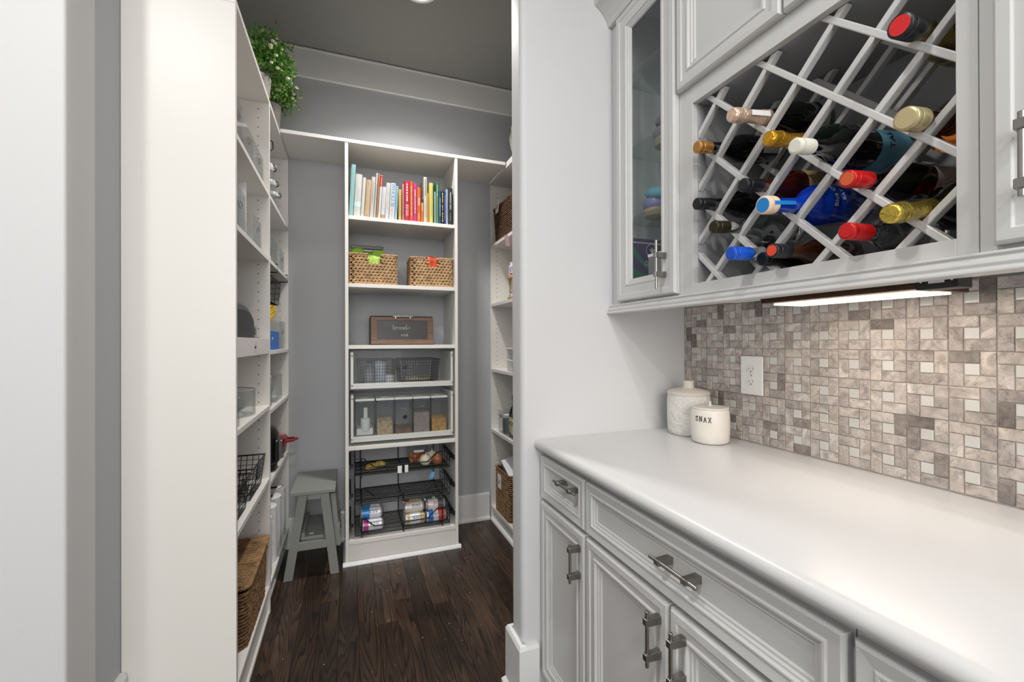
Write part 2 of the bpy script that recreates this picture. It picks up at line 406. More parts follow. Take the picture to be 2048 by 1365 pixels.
# ------------------------------------------------------------------ backsplash mosaic
bs = MB().box(XW-.004, XW-.0005, -.3, 1.388, .9145, 1.384).build('backsplash', M('grout_grey', (186, 180, 173), .9))
tag(bs, 'beige stone mosaic backsplash in a pinwheel pattern with small white glass squares', 'backsplash'); top(bs)
def stone():
    m = D.materials.new('tumbled_stone_tile'); m.use_nodes = True; nt = m.node_tree; p = nt.nodes['Principled BSDF']; L = nt.links.new; N = nt.nodes.new
    tc = N('ShaderNodeTexCoord'); oi = N('ShaderNodeObjectInfo'); ge = N('ShaderNodeNewGeometry')
    mu = N('ShaderNodeMath'); mu.operation = 'MULTIPLY'; mu.inputs[1].default_value = 91; L(oi.outputs['Random'], mu.inputs[0])
    cb = N('ShaderNodeCombineXYZ'); [L(mu.outputs[0], cb.inputs[i]) for i in range(3)]
    ad = N('ShaderNodeVectorMath'); ad.operation = 'ADD'; L(tc.outputs['Object'], ad.inputs[0]); L(cb.outputs[0], ad.inputs[1])
    base = N('ShaderNodeValToRGB'); base.color_ramp.interpolation = 'CONSTANT'
    # random per tile: 0..1 -> light tones mostly, some dark
    e = base.color_ramp.elements; cols = [(0, (194, 186, 180)), (.20, (206, 199, 193)), (.45, (188, 180, 175)), (.62, (200, 191, 183)), (.78, (176, 168, 163)), (.89, (150, 142, 137)), (.955, (128, 120, 115))]
    e[0].position = 0; e[0].color = (*lin(cols[0][1]), 1); e[1].position = cols[1][0]; e[1].color = (*lin(cols[1][1]), 1)
    for po, c in cols[2:]: a = e.new(po); a.color = (*lin(c), 1)
    L(oi.outputs['Random'], base.inputs[0])
    n = N('ShaderNodeTexNoise'); n.inputs['Scale'].default_value = 30; n.inputs['Detail'].default_value = 7; n.inputs['Distortion'].default_value = 1.2; L(ad.outputs[0], n.inputs['Vector'])
    sm = N('ShaderNodeMapRange'); sm.inputs[1].default_value = .32; sm.inputs[2].default_value = .68; sm.inputs[3].default_value = .62; sm.inputs[4].default_value = 1.20; L(n.outputs[0], sm.inputs[0])
    v = N('ShaderNodeTexNoise'); v.inputs['Scale'].default_value = 24; v.inputs['Detail'].default_value = 4; v.inputs['Distortion'].default_value = 2.5; L(ad.outputs[0], v.inputs['Vector'])
    # thin dark veins/pits where noise is close to a level
    s1 = N('ShaderNodeMath'); s1.operation = 'SUBTRACT'; s1.inputs[1].default_value = .46; L(v.outputs[0], s1.inputs[0])
    s2 = N('ShaderNodeMath'); s2.operation = 'ABSOLUTE'; L(s1.outputs[0], s2.inputs[0])
    vr = N('ShaderNodeMapRange'); vr.inputs[1].default_value = 0; vr.inputs[2].default_value = .018; vr.inputs[3].default_value = .60; vr.inputs[4].default_value = 1; L(s2.outputs[0], vr.inputs[0])
    mm = N('ShaderNodeMath'); mm.operation = 'MULTIPLY'; L(sm.outputs[0], mm.inputs[0]); L(vr.outputs[0], mm.inputs[1])
    hs = N('ShaderNodeHueSaturation'); L(base.outputs[0], hs.inputs['Color']); L(mm.outputs[0], hs.inputs['Value']); L(hs.outputs[0], p.inputs['Base Color'])
    p.inputs['Roughness'].default_value = .42
    b = N('ShaderNodeBump'); b.inputs['Strength'].default_value = .25; b.inputs['Distance'].default_value = .002; L(mm.outputs[0], b.inputs['Height']); L(b.outputs[0], p.inputs['Normal'])
    return m
STONE = stone(); GTILE = M('white_glass_tile', (208, 208, 204), .1, rand=.04, coat=.4)
U = .078/3; g = .0010
def tile_mesh(w, h, mat, proud):
    c = .0011
    mb = MB(); x0, x1 = 0, -proud
    vs = [(x0, -w/2, -h/2), (x0, w/2, -h/2), (x0, w/2, h/2), (x0, -w/2, h/2), (x1+c, -w/2, -h/2), (x1+c, w/2, -h/2), (x1+c, w/2, h/2), (x1+c, -w/2, h/2),
          (x1, -w/2+c, -h/2+c), (x1, w/2-c, -h/2+c), (x1, w/2-c, h/2-c), (x1, -w/2+c, h/2-c)]
    fs = [(k*4+j, k*4+(j+1) % 4, k*4+4+(j+1) % 4, k*4+4+j) for k in (0, 1) for j in range(4)]+[(8, 9, 10, 11)]
    me = D.meshes.new('tile'); me.from_pydata(vs, [], [f[::-1] for f in fs]); me.update(); me.materials.append(mat); return me
TM = {}
rs = random.Random(11); stuffv = MB(); stuffg = MB()
XT = XW-.004; ns = ng = 0
mods = [(k, r) for k in range(-8, 12) for r in range(6)]
for k, r in mods:
    yb = .495+.078*k; z0 = .9165+.0775*r   # module occupies yb..yb+.078
    # in the photo left = larger y : top-left horizontal brick
    for (ya, yc, za, zc, kind) in ((yb+U, yb+3*U, 2, 3, 's'), (yb, yb+U, 1, 3, 's'), (yb+2*U, yb+3*U, 0, 2, 's'), (yb, yb+2*U, 0, 1, 's'), (yb+U, yb+2*U, 1, 2, 'g')):
        a, c = z0+za*U+g, z0+zc*U-g; y0, y1 = ya+g, yc-g
        y1 = min(y1, 1.387); c = min(c, 1.3835)
        if y1-y0 < .004 or c-a < .004: continue
        wd, ht = round(y1-y0, 5), round(c-a, 5)
        pr = round(.0024+rs.choice((0, .0005, .001)), 5)
        far = (yb < .40) or (kind == 's' and k == 11 and y1-y0 < .012)
        cy, cz = (y0+y1)/2, (a+c)/2
        if far:
            (stuffg if kind == 'g' else stuffv).add([(XT, y0, a), (XT, y1, a), (XT, y1, c), (XT, y0, c), (XT-pr, y0, a), (XT-pr, y1, a), (XT-pr, y1, c), (XT-pr, y0, c)], [(0, 1, 2, 3), (7, 6, 5, 4), (0, 4, 5, 1), (1, 5, 6, 2), (2, 6, 7, 3), (3, 7, 4, 0)]); continue
        key = (wd, ht, kind, pr)
        if key not in TM: TM[key] = tile_mesh(wd, ht, STONE if kind == 's' else GTILE, pr)
        o = D.objects.new('stone_tile' if kind == 's' else 'glass_tile', TM[key]); COL.objects.link(o); o.parent = bs
        o.location = (XT-.00002, cy, cz); ns += kind == 's'; ng += kind == 'g'
stuffv.build('stone_tile_remainder', STONE, bs, kind='stuff')
stuffg.build('glass_tile_remainder', GTILE, bs, kind='stuff')

# outlet
t = thing('wall_outlet', 'white double power outlet plate set in the stone mosaic', 'outlet', (XW-.0095, 1.075, 1.137))
xo = XW-.0095; mb = MB(); mb.box(xo-.0055, xo, 1.033, 1.117, 1.073, 1.201); mb.build('plate', WHITEP, t, bevel=.003, bseg=3)
for zc in (1.157, 1.116):
    pts = [(.0165*math.cos(a), .0165*math.sin(a)) for a in [2*math.pi*i/24 for i in range(24)]]
    pts = [(1.075+p, zc+max(-.0125, min(.0125, q))) for p, q in pts]
    f = MB().prism(pts, 0, xo-.0075, xo-.005).build('receptacle', M('outlet_face', (232, 232, 230), .25), t)
    s = MB(); s.box(xo-.0078, xo-.007, 1.067, 1.0682, zc-.001, zc+.007).box(xo-.0078, xo-.007, 1.0815, 1.0827, zc-.001, zc+.006)
    s.prism([(1.075+.0022*math.cos(a), zc-.007+.0022*math.sin(a)) for a in [2*math.pi*i/10 for i in range(10)]], 0, xo-.0078, xo-.007)
    s.build('socket_slots', INK, f)
MB().cyl((xo-.0065, 1.075, 1.137), (xo-.005, 1.075, 1.137), .003, seg=12).build('screw', NICKEL, t)

# canisters
STONEW = M('rough_white_stoneware', (226, 224, 219), .7, bump=1.0, bscale=55); LIDW = M('cream_glazed_lid', (222, 214, 202), .4)
t = thing('canister', 'large white textured stoneware canister with knobbed lid in the counter corner', 'canister', (1.160, 1.272, .9145))
b = MB().lathe([(.064, 0), (.069, .004), (.0725, .02), (.074, .06), (.074, .12), (.0725, .138), (.070, .142)], (1.160, 1.272, .9145), seg=48).build('body', STONEW, t, smooth=True)
b = MB().lathe([(.0715, .142), (.0735, .145), (.0735, .151), (.070, .155), (.050, .162), (.022, .166), (.019, .168), (.018, .184), (.020, .190), (.017, .193), (.002, .194)], (1.160, 1.272, .9145), seg=48).build('lid', LIDW, t, smooth=True)
c2 = (1.125, 1.135, .9145)
t = thing('canister', 'smaller cream canister stamped SNAX in front of the textured one', 'canister', c2)
CREAM = M('cream_stoneware', (230, 225, 216), .45, var=.02, vscale=20, bump=.12, bscale=60)
b = MB().lathe([(.046, 0), (.053, .003), (.0575, .010), (.0595, .03), (.0605, .055), (.0605, .080), (.0585, .102), (.0565, .110), (.055, .112)], c2, seg=48).build('body', CREAM, t, smooth=True)
b = MB().lathe([(.056, .1125), (.057, .115), (.055, .118), (.02, .121), (.006, .122), (.0045, .125), (.0035, .133), (.0045, .136), (.001, .137)], c2, seg=48).build('lid', CREAM, t, smooth=True)
# the word, bent around the jar, with serifs
ang0 = math.atan2(-c2[1], -c2[0]) - .36
mb = MB(); HH = .0155
SN = [[(.85, .80), (.62, .97), (.32, .97), (.14, .80), (.20, .60), (.50, .50), (.80, .40), (.88, .20), (.70, .03), (.36, .03), (.12, .20)], [(.86, .98), (.86, .76)], [(.11, .02), (.11, .24)]]
NN = [[(.15, 0), (.15, 1)], [(.15, 1), (.85, 0)], [(.85, 0), (.85, 1)], [(.0, 1), (.28, 1)], [(.0, 0), (.30, 0)], [(.70, 1), (1, 1)]]
AA = [[(.1, 0), (.5, 1)], [(.5, 1), (.9, 0)], [(.25, .36), (.75, .36)], [(-.04, 0), (.26, 0)], [(.72, 0), (1.04, 0)]]
XX = [[(.1, 0), (.9, 1)], [(.1, 1), (.9, 0)], [(-.02, 0), (.28, 0)], [(.72, 0), (1.02, 0)], [(-.02, 1), (.28, 1)], [(.72, 1), (1.02, 1)]]
for i, L_ in enumerate((SN, NN, AA, XX)):
    for k_, pl in enumerate(L_):
        fine = []
        for (ax_, ay_), (bx_, by_) in zip(pl, pl[1:]):
            for u in (0, .25, .5, .75): fine.append((ax_+(bx_-ax_)*u, ay_+(by_-ay_)*u))
        fine.append(pl[-1]); P3 = []
        for ux, uy in fine:
            xx = (i-1.5)*.0140 + (ux-.5)*.0095; an = ang0+xx/.0606; P3.append((c2[0]+.0607*math.cos(an), c2[1]+.0607*math.sin(an), c2[2]+.076+uy*HH-(i*.0006)))
        mb.tube(P3, .00105, 5)
mb.build('stamped_word', INK, t, smooth=True)

# ------------------------------------------------------------------ upper cabinets
XU = .917
RACKIN = M('rack_interior', (172, 174, 177), .5)
def upper_box(t, y0, y1, z0, z1, openings, T=.018, inner=None):
    """carcass: sides, top, bottom, back; face frame strips given as rects (ya,yb,za,zb)"""
    mb = MB(); mb.box(XU+.018, XW-.002, y0, y0+T, z0, z1).box(XU+.018, XW-.002, y1-T, y1, z0, z1)
    mb.box(XU+.018, XW-.002, y0+T, y1-T, z0, z0+T).box(XU+.018, XW-.002, y0+T, y1-T, z1-T, z1)
    mb.box(XW-.008, XW-.002, y0+T, y1-T, z0+T, z1-T)
    mb.build('body', inner or CABIN, t)
    f = MB()
    for r in openings: f.box(XU, XU+.018, *r)
    f.build('face_frame', CAB, t, bevel=.0008, bseg=1)
ZB, ZT = 1.385, 2.50
# glass-door unit
t = thing('wall_cabinet', 'tall narrow wall cabinet with a glass door against the pantry wall', 'cabinet', (XU, 1.22, ZB))
upper_box(t, 1.048, 1.3885, ZB, ZT, [(1.34, 1.3885, ZB, ZT), (1.048, 1.075, ZB, ZT), (1.075, 1.34, ZB, ZB+.03), (1.075, 1.34, 2.39, ZT)])
GP = [(0, 0), (0, .013), (.005, .0195), (.022, .0195), (.025, .0165), (.048, .016), (.052, .0185), (.0575, .0185), (.061, .013), (.065, .013), (.068, .009), (.071, .009), (.074, .004), (.074, 0)]
d = panel(t, 'door', XU-.001, 1.038, 1.338, 1.392, 2.405, GP, fill=False); handle(d, .8985, (1.082, 1.482), 'z', .148, .058)
MB().box(XU-.004, XU-.001, 1.10, 1.276, 1.452, 2.345).build('door_glass', PANE, d)
for z in (1.690, 1.94, 2.20):
    s = MB().box(XU+.022, XW-.012, 1.068, 1.3695, z-.006, z).build('glass_shelf', GSH, t)
    m_ = MB()
    for yy, s_ in ((1.369, -1), (1.0685, 1)):
        m_.box(XU+.06, XU+.068, yy, yy+s_*.012, z-.012, z-.0065); m_.box(XU+.24, XU+.248, yy, yy+s_*.012, z-.012, z-.0065)
    m_.build('shelf_pin', NICKELD, t)
# rack unit
t = thing('wine_rack_cabinet', 'grey wall cabinet with a diagonal lattice wine rack below two small doors', 'cabinet', (XU, .71, ZB))
Y0, Y1 = .383, 1.047
upper_box(t, Y0, Y1, ZB, ZT, [(.985, Y1, ZB, ZT), (Y0, .410, ZB, ZT), (.410, .985, ZB, 1.4145), (.410, .985, 1.928, 1.99), (.410, .985, 2.40, ZT)], inner=RACKIN)
MB().box(XU+.019, XW-.009, Y0+.019, Y1-.019, 1.931, 1.947).build('rack_ceiling', RACKIN, t)
MB().box(XU+.018, XW-.009, .9855, .9995, 1.404, 1.93).box(XU+.018, XW-.009, .3955, .4095, 1.404, 1.93).box(XU+.018, XW-.009, .41, .985, 1.404, 1.4143).build('rack_liner', RACKIN, t)
panel(t, 'door', XU-.001, .700, 1.031, 1.978, 2.405, DP); panel(t, 'door', XU-.001, .386, .696, 1.978, 2.405, DP)
def slat(x0, x1, s=None, d_=None, w=.0128):
    """45 degree lattice slat clipped to the rack: z+y=s or z-y=d"""
    ya, yb_, za, zb = .4105, .9845, 1.4150, 1.9285
    h = w/2*math.sqrt(2)
    # polygon clip of the strip with the rectangle
    def clip(poly, f):
        out = []
        for i in range(len(poly)):
            a, b = poly[i], poly[(i+1) % len(poly)]; fa, fb = f(a), f(b)
            if fa >= 0: out.append(a)
            if (fa >= 0) != (fb >= 0):
                u = fa/(fa-fb); out.append((a[0]+(b[0]-a[0])*u, a[1]+(b[1]-a[1])*u))
        return out
    poly = [(ya, za), (yb_, za), (yb_, zb), (ya, zb)]
    if s is not None: poly = clip(clip(poly, lambda p: p[0]+p[1]-(s-h)), lambda p: (s+h)-p[0]-p[1])
    else: poly = clip(clip(poly, lambda p: p[1]-p[0]-(d_-h)), lambda p: (d_+h)-p[1]+p[0])
    if len(poly) < 3: return
    MB().prism(poly, 0, x0, x1).build('slat', CAB, t, bevel=.002, bseg=2)
SS = [1.915+.1515*i for i in range(7)]; DD = [.512+.1575*i for i in range(6)]
for s in SS: slat(.9355, .9535, s=s)
for d_ in DD: slat(.9345, .9525+.002, d_=d_)
for s in SS: slat(1.131, 1.149, s=s)
for d_ in DD: slat(1.130, 1.151, d_=d_)
# right tall unit
t = thing('wall_cabinet', 'grey wall cabinet with a tall panelled door at the right photo edge', 'cabinet', (XU, .2, ZB))
upper_box(t, -.06, .382, ZB, ZT, [(.355, .382, ZB, ZT), (-.06, -.03, ZB, ZT), (-.03, .355, ZB, ZB+.03), (-.03, .355, 2.39, ZT)])
d = panel(t, 'door', XU-.001, -.02, .361, 1.392, 2.405, DP); handle(d, .8985, (.318, 1.507), 'z', .118, .082)
# light rail and crown along the whole run
def rail(name, pts, mat, label, cat):
    o = MB().prism(pts, 1, -.06, 1.389).build(name, mat, bevel=.001, bseg=1); tag(o, label, cat); top(o)
rail('light_rail', [(.934, 1.3845), (.902, 1.3845), (.899, 1.381), (.903, 1.376), (.899, 1.371), (.894, 1.367), (.896, 1.360), (.890, 1.356), (.890, 1.352), (.934, 1.352)], CAB, 'moulded light rail under the grey wall cabinets', 'moulding')
rail('crown_moulding', [(.916, 2.412), (.902, 2.412), (.898, 2.420), (.895, 2.430), (.880, 2.452), (.862, 2.470), (.846, 2.480), (.842, 2.486), (.842, 2.500), (.826, 2.510), (.826, 2.530), (.916, 2.530)], CAB, 'crown moulding on top of the grey wall cabinets', 'moulding')
# under-cabinet light
t = thing('under_cabinet_light', 'slim black and brass light fixture glowing under the wine rack cabinet', 'light', (1.04, .64, 1.384))
MB().box(.955, 1.125, .4835, .800, 1.343, 1.3845).build('housing', M('bronze_metal', (74, 52, 38), .35, .6), t, bevel=.002)
MB().box(.953, .995, .4235, .4833, 1.340, 1.3845).build('end_box', BLACK, t, bevel=.002)
MB().box(.985, 1.085, .492, .790, 1.3385, 1.343).build('lens', M('warm_lamp_lens', (255, 230, 204), .3, emit=2.0), t, bevel=.003)
mb = MB()
for yy in (.432, .475): mb.cyl((.9528, yy, 1.354), (.9522, yy, 1.354), .002, seg=8)
mb.box(.9520, .9530, .442, .464, 1.350, 1.358)
mb.build('rating_label', PAPER, t)
o = MB().tube([(.95, 1.33, 1.372), (1.02, 1.10, 1.376), (1.15, 1.05, 1.374), (1.19, 1.0, 1.378)], .0022).build('light_cable', WHITEP)
tag(o, 'thin white cable clipped under the wall cabinets', 'cable'); top(o)

# glass cabinet contents
t = thing('board_game_box', 'purple and green game box standing behind the cabinet glass', 'box', (1.08, 1.355, 1.403))
MB().box(.962, 1.215, 1.346, 1.3695, 1.4035, 1.630).build('box_body', M('game_box_purple', (84, 58, 122), .4), t)
g_ = MB(); GRN = M('game_box_green', (24, 136, 108), .4)
for i in range(9):
    a0 = R(8+i*40); a1 = a0+R(17); c = (1.075, 1.488); P = []
    for a in (a0, a1): P.append((c[0]+.03*math.cos(a), c[1]+.03*math.sin(a))); P.append((c[0]+.16*math.cos(a), c[1]+.16*math.sin(a)))
    P = [P[0], P[1], P[3], P[2]]; P = [(min(max(p, .9625), 1.2145), min(max(q, 1.404), 1.6)) for p, q in P]
    g_.prism(P, 1, 1.3452, 1.3459)
g_.build('green_rays', GRN, t)
GW = M('game_white', (226, 224, 232), .5)
MB().lathe([(.026, 0), (.026, .0004)], (1.058, 1.3452, 1.588), (0, -1, 0), 24).build('round_emblem', GW, t)
MB().lathe([(.0235, 0), (.0235, .0003)], (1.058, 1.3446, 1.588), (0, -1, 0), 24).build('emblem_disc', MC['game_box_purple'], t)
mb = MB()
for a in (-50, 0, 50): mb.box(-.001, .001, 0, .001, 0, .001); mb.tube([(1.058, 1.3438, 1.580), (1.058+.013*math.sin(R(a)), 1.3438, 1.586+.012*math.cos(R(a)))], .0022, 6)
mb.build('emblem_leaf', GW, t)
mb = MB(); mb.box(.9625, 1.2145, 1.3446, 1.3451, 1.612, 1.618); mb.build('white_stripe', GW, t)
text('box_title', 'GLO', .026, (1.050, 1.3444, 1.540), (1, 0, .1), (0, 0, 1), GW, t)
text('box_print', 'MIT', .020, (1.070, 1.3444, 1.488), (1, 0, .05), (0, 0, 1), GW, t)
t = thing('card_holder', 'grey translucent card holder with a white top behind the handle of the glass door', 'holder', (.95, 1.17, 1.4035))
MB().box(.938, .962, 1.105, 1.212, 1.4035, 1.530).build('pocket', clear('frosted_acrylic', (150, 150, 156), .5, .2), t, bevel=.002)
MB().box(.937, .963, 1.104, 1.213, 1.5305, 1.541).build('white_top', WHITEP, t, bevel=.001)
for (lb, c, cols) in (('pale blue cup stacked on a lilac one with wooden base, lowest glass shelf', (1.03, 1.285, 1.6905), ((196, 166, 128), (140, 146, 196), (120, 190, 212))),
                      ('wooden based bowl set on the middle glass shelf', (1.06, 1.265, 1.9405), ((206, 178, 142), (150, 150, 152), (128, 128, 130)))):
    t = thing('stacked_cups', lb, 'cups', c)
    MB().lathe([(.030, 0), (.040, .006), (.044, .022), (.042, .032)], c, seg=28).build('wooden_base', M('wood_%d' % cols[0][0], cols[0], .5), t, smooth=True)
    MB().lathe([(.038, .0325), (.044, .038), (.046, .052), (.043, .066)], c, seg=28).build('middle_cup', M('cup_%d' % cols[1][0], cols[1], .35), t, smooth=True)
    MB(Matrix.Translation(c) @ Matrix.Rotation(R(12), 4, 'X')).lathe([(.036, .068), (.045, .072), (.050, .082), (.048, .094), (.036, .104), (.01, .107)], (0, 0, 0), seg=28).build('upper_cup', M('cup_%d' % cols[2][0], cols[2], .35), t, smooth=True)

# ------------------------------------------------------------------ bottles in the rack
def gl(name, rgb, rough=.04): return M('bottle_'+name, rgb, rough, coat=.6, spec=.6)
def bottle(name, label, tip, kind, glassm, capm, slope=.10, ydev=0., L=.30, rad=.038, lab=None, band=None, capl=.045, extra=None, neckm=None):
    d = Vector((1, ydev, slope)).normalized()
    t = thing(name, label, 'bottle', tip, 'bottles lying in the wine rack')
    X_ = d; Yv = Vector((0, 0, 1)).cross(X_).normalized(); Zv = X_.cross(Yv)
    T = Matrix(((Yv.x, Zv.x, X_.x, tip[0]), (Yv.y, Zv.y, X_.y, tip[1]), (Yv.z, Zv.z, X_.z, tip[2]), (0, 0, 0, 1)))
    if kind == 'champ':
        body = [(.0135, .10), (.0165, .115), (.022, .14), (.031, .165), (rad*.96, .19), (rad, .205), (rad, L-.012), (rad-.006, L-.002), (rad-.015, L), (.004, L-.02)]
        MB(T).lathe(body, seg=32, cap=True).build('glass_body', glassm, t, smooth=True)
        foil = [(.0135, 0), (.0155, .002), (.0168, .008), (.0170, .018), (.0165, .024), (.0178, .028), (.0182, .036), (.0165, .042), (.0148, .048), (.0150, .075), (.0165, .100), (.0185, .118)]
        mb = MB(T); mb.lathe(foil, seg=32); o = mb.build('foil', capm, t, smooth=True)
        MB(T).lathe([(.0128, -.0008), (.0128, .001)], seg=24).lathe([(.0095, -.0014), (.0095, 0)], seg=24).build('cap_disc', capm, o)
        nk = .118
    else:
        body = [(.0145, capl), (.0148, .072), (.0155, .085), (.019, .100), (.028, .120), (rad*.95, .140), (rad, .158), (rad, L-.010), (rad-.004, L-.002), (rad-.012, L), (.004, L-.015)]
        if kind == 'squat': body = [(.0155, capl), (.0158, .100), (.021, .113), (.034, .130), (rad*.95, .148), (rad, .165), (rad, L-.012), (rad-.005, L-.002), (rad-.015, L), (.004, L-.01)]
        MB(T).lathe(body, seg=32, cap=True).build('glass_body', glassm, t, smooth=True)
        r = .0158 if kind != 'squat' else .0195
        mb = MB(T); mb.lathe([(r-.0016, 0), (r, .0016), (r, .013), (r-.0007, .014), (r, .0152), (r-.0006, .0165), (r, .018), (r, capl*.9), (r-.0006, capl)], seg=32)
        o = mb.build('cap', capm, t, smooth=True, sharp=50)
        MB(T).lathe([(r-.004, -.0008), (r-.004, .0005)], seg=24).build('cap_top', extra or capm, o)
    if band:
        a, b_, m = band; ra = rad+.0007
        MB(T).lathe([(ra, a), (ra, b_)], seg=36, cap=False).build('label_wrap', m, t, smooth=True)
    if lab:   # paper label facing up-left over an arc
        a, b_, m, c0, c1 = lab; ra = rad+.0007; vs = []; fs = []; n = 14
        for i in range(n+1):
            an = c0+(c1-c0)*i/n
            for tt in (a, b_): vs.append((ra*math.cos(an), ra*math.sin(an), tt))
        for i in range(n): fs.append((i*2, i*2+1, i*2+3, i*2+2))
        MB(T).add(vs, fs).build('paper_label', m, t, smooth=True)
    return t, T
DK = gl('black_glass', (14, 15, 15)); DKG = gl('dark_green_glass', (12, 26, 18)); AMB = glass('amber_glass_bottle', (170, 96, 40)); COB = gl('cobalt_glass', (14, 58, 178))
CLR = glass('clear_glass_bottle', (232, 238, 236), .02); WINE = gl('wine_red_glass', (70, 22, 16)); BRN = gl('brown_liquor_glass', (70, 36, 20))
ROSE = M('rose_gold_foil', (236, 206, 184), .3, .6, bump=.5, bscale=140); GOLD = M('yellow_gold_foil', (224, 168, 52), .28, .85, bump=.45, bscale=130); GOLD2 = M('gold_foil', (208, 184, 84), .25, .9, bump=.4, bscale=120)
COPP = M('copper_cap', (204, 150, 84), .28, .6); WCAP = M('cream_screw_cap', (226, 226, 212), .4); BCAP = M('black_cap', (26, 28, 32), .35); RCAP = M('red_foil_cap', (206, 28, 30), .3, .25)
BLC = M('blue_cap', (20, 84, 196), .35); OLV = M('olive_cap', (58, 52, 36), .3, .4); GSC = M('pale_gold_screw_cap', (198, 184, 140), .32, .5)
LBW = M('label_white', (222, 224, 222), .6); LBB = M('label_blue', (110, 182, 210), .5); LBT = M('label_tan', (206, 172, 118), .55, var=.12, vscale=60); LBR = M('label_red', (170, 34, 24), .5); LBG = M('label_sage', (150, 160, 140), .6, var=.1, vscale=50)
ORG_ = M('orange_cap_disc', (226, 74, 44), .4); REDD = M('red_disc', (212, 32, 36), .35)
rb_, TR = bottle('champagne_bottle', 'black sparkling wine bottle with rose gold foil, highest on the rack left', (.835, .775, 1.778), 'champ', DK, ROSE, .13, .02, .315, .043, band=(.262, .285, LBG))
mb = MB(TR); mb.box(-.0195, -.0172, -.006, .006, .046, .105); mb.build('white_strip_seal', PAPER, rb_)
bottle('champagne_bottle', 'dark green sparkling bottle with bright yellow gold foil, below the rose gold one', (.855, .697, 1.692), 'champ', DKG, GOLD, .10, .0, .31, .043, band=(.25, .27, LBG))
bottle('wine_bottle', 'black bottle with copper coloured cap at the left edge of the rack', (.870, .920, 1.769), 'wine', DK, COPP, .12, 0, .30, lab=(.20, .27, LBW, R(120), R(215)))
wb, TW = bottle('wine_bottle', 'black bottle with cream white screw cap and blue label', (.835, .620, 1.640), 'wine', DK, WCAP, .11, 0, .33, .041, band=(.20, .30, LBB))
bottle('wine_bottle', 'bottle with black cap, red-brown glass and tan label', (.867, .772, 1.617), 'wine', WINE, BCAP, .10, 0, .30, lab=(.17, .25, LBT, R(70), R(230)), capl=.055)
bottle('wine_bottle', 'all black bottle at the left edge below the copper capped one', (.870, .922, 1.618), 'wine', DK, BCAP, .10, 0, .30, capl=.055)
bottle('liquor_bottle', 'clear glass bottle with olive cap low at the left of the rack', (.855, .850, 1.537), 'wine', CLR, OLV, .07, 0, .29, .038)
bb, T = bottle('liquor_bottle', 'bright cobalt blue rum bottle with pale cork and blue seal', (.840, .697, 1.545), 'squat', COB, M('pale_cork', (232, 206, 180), .6), .10, 0, .31, .047, extra=M('blue_seal', (28, 132, 208), .4), capl=.030)
def bent(word, T, rad, t0, a0, size, mat, parent):
    """lettering wrapped on a lying bottle: reads along the circumference"""
    me = text_mesh(word, size, .0002); bm = bmesh.new(); bm.from_mesh(me)
    bmesh.ops.triangulate(bm, faces=bm.faces)
    for _ in range(2): bmesh.ops.subdivide_edges(bm, edges=[e for e in bm.edges if e.calc_length() > .004], cuts=1); bmesh.ops.triangulate(bm, faces=bm.faces)
    for v in bm.verts:
        xx, yy, zz = v.co; rr = rad+.0009+zz
        an = a0-xx/rr; tt = t0-yy
        v.co = T @ Vector((rr*math.cos(an), rr*math.sin(an), tt))
    for v in bm.verts: v.co -= ORG[parent.name]
    bm.to_mesh(me); bm.free(); me.materials.clear(); me.materials.append(mat); o = D.objects.new('lettering', me); COL.objects.link(o); place(o, parent)
bent('Blue Ch', T, .047, .165, R(165), .017, M('print_white', (228, 234, 240), .5), bb)
bent('BAY', T, .047, .190, R(165), .015, MC['print_white'], bb)
mb = MB(T); mb.box(-.020, -.0165, -.004, .004, .012, .075); mb.build('blue_strip_seal', MC['blue_seal'], bb)
bent('TAL', TW, .0412, .235, R(168), .024, INK, wb)
bottle('wine_bottle', 'black bottle with red screw cap carrying an orange mark, right of the blue bottle', (.872, .546, 1.553), 'wine', DK, RCAP, .09, 0, .32, .040, lab=(.20, .285, LBW, R(150), R(220)), extra=M('orange_mark', (206, 96, 48), .5), capl=.06)
bottle('liquor_bottle', 'clear bottle with long plain red cap in the bottom row', (.872, .548, 1.456), 'wine', CLR, RCAP, .03, 0, .27, .037, capl=.06)
bottle('champagne_bottle', 'dark sparkling bottle with gold foil and a red neck label, lowest at the right', (.848, .4655, 1.463), 'champ', DKG, GOLD2, .18, 0.03, .31, .043, band=(.205, .27, LBR))
bottle('liquor_bottle', 'clear bottle with bright blue cap at the bottom left of the rack', (.838, .782, 1.457), 'wine', CLR, BLC, .04, 0, .26, .036, capl=.06)
bottle('rum_bottle', 'dark bottle whose black cap ends in an orange disc, bottom row', (.868, .699, 1.449), 'wine', BRN, BCAP, .03, 0, .26, .034, extra=ORG_, capl=.05)
bottle('liquor_bottle', 'bottle of pale yellow liquor with a round red cap end at the top right', (.872, .462, 1.783), 'squat', glass('yellow_liquor', (214, 190, 110), .03), BCAP, .10, 0, .28, .042, extra=REDD)
bottle('liquor_bottle', 'amber whiskey bottle with pale gold screw cap at the right', (.885, .461, 1.627), 'squat', AMB, GSC, .11, .0, .28, .050, capl=.04)
bottle('liquor_bottle', 'short dark bottle with a black cap under the blue capped one', (.905, .755, 1.443), 'wine', DK, BLACKP, .01, 0, .20, .026, capl=.04)

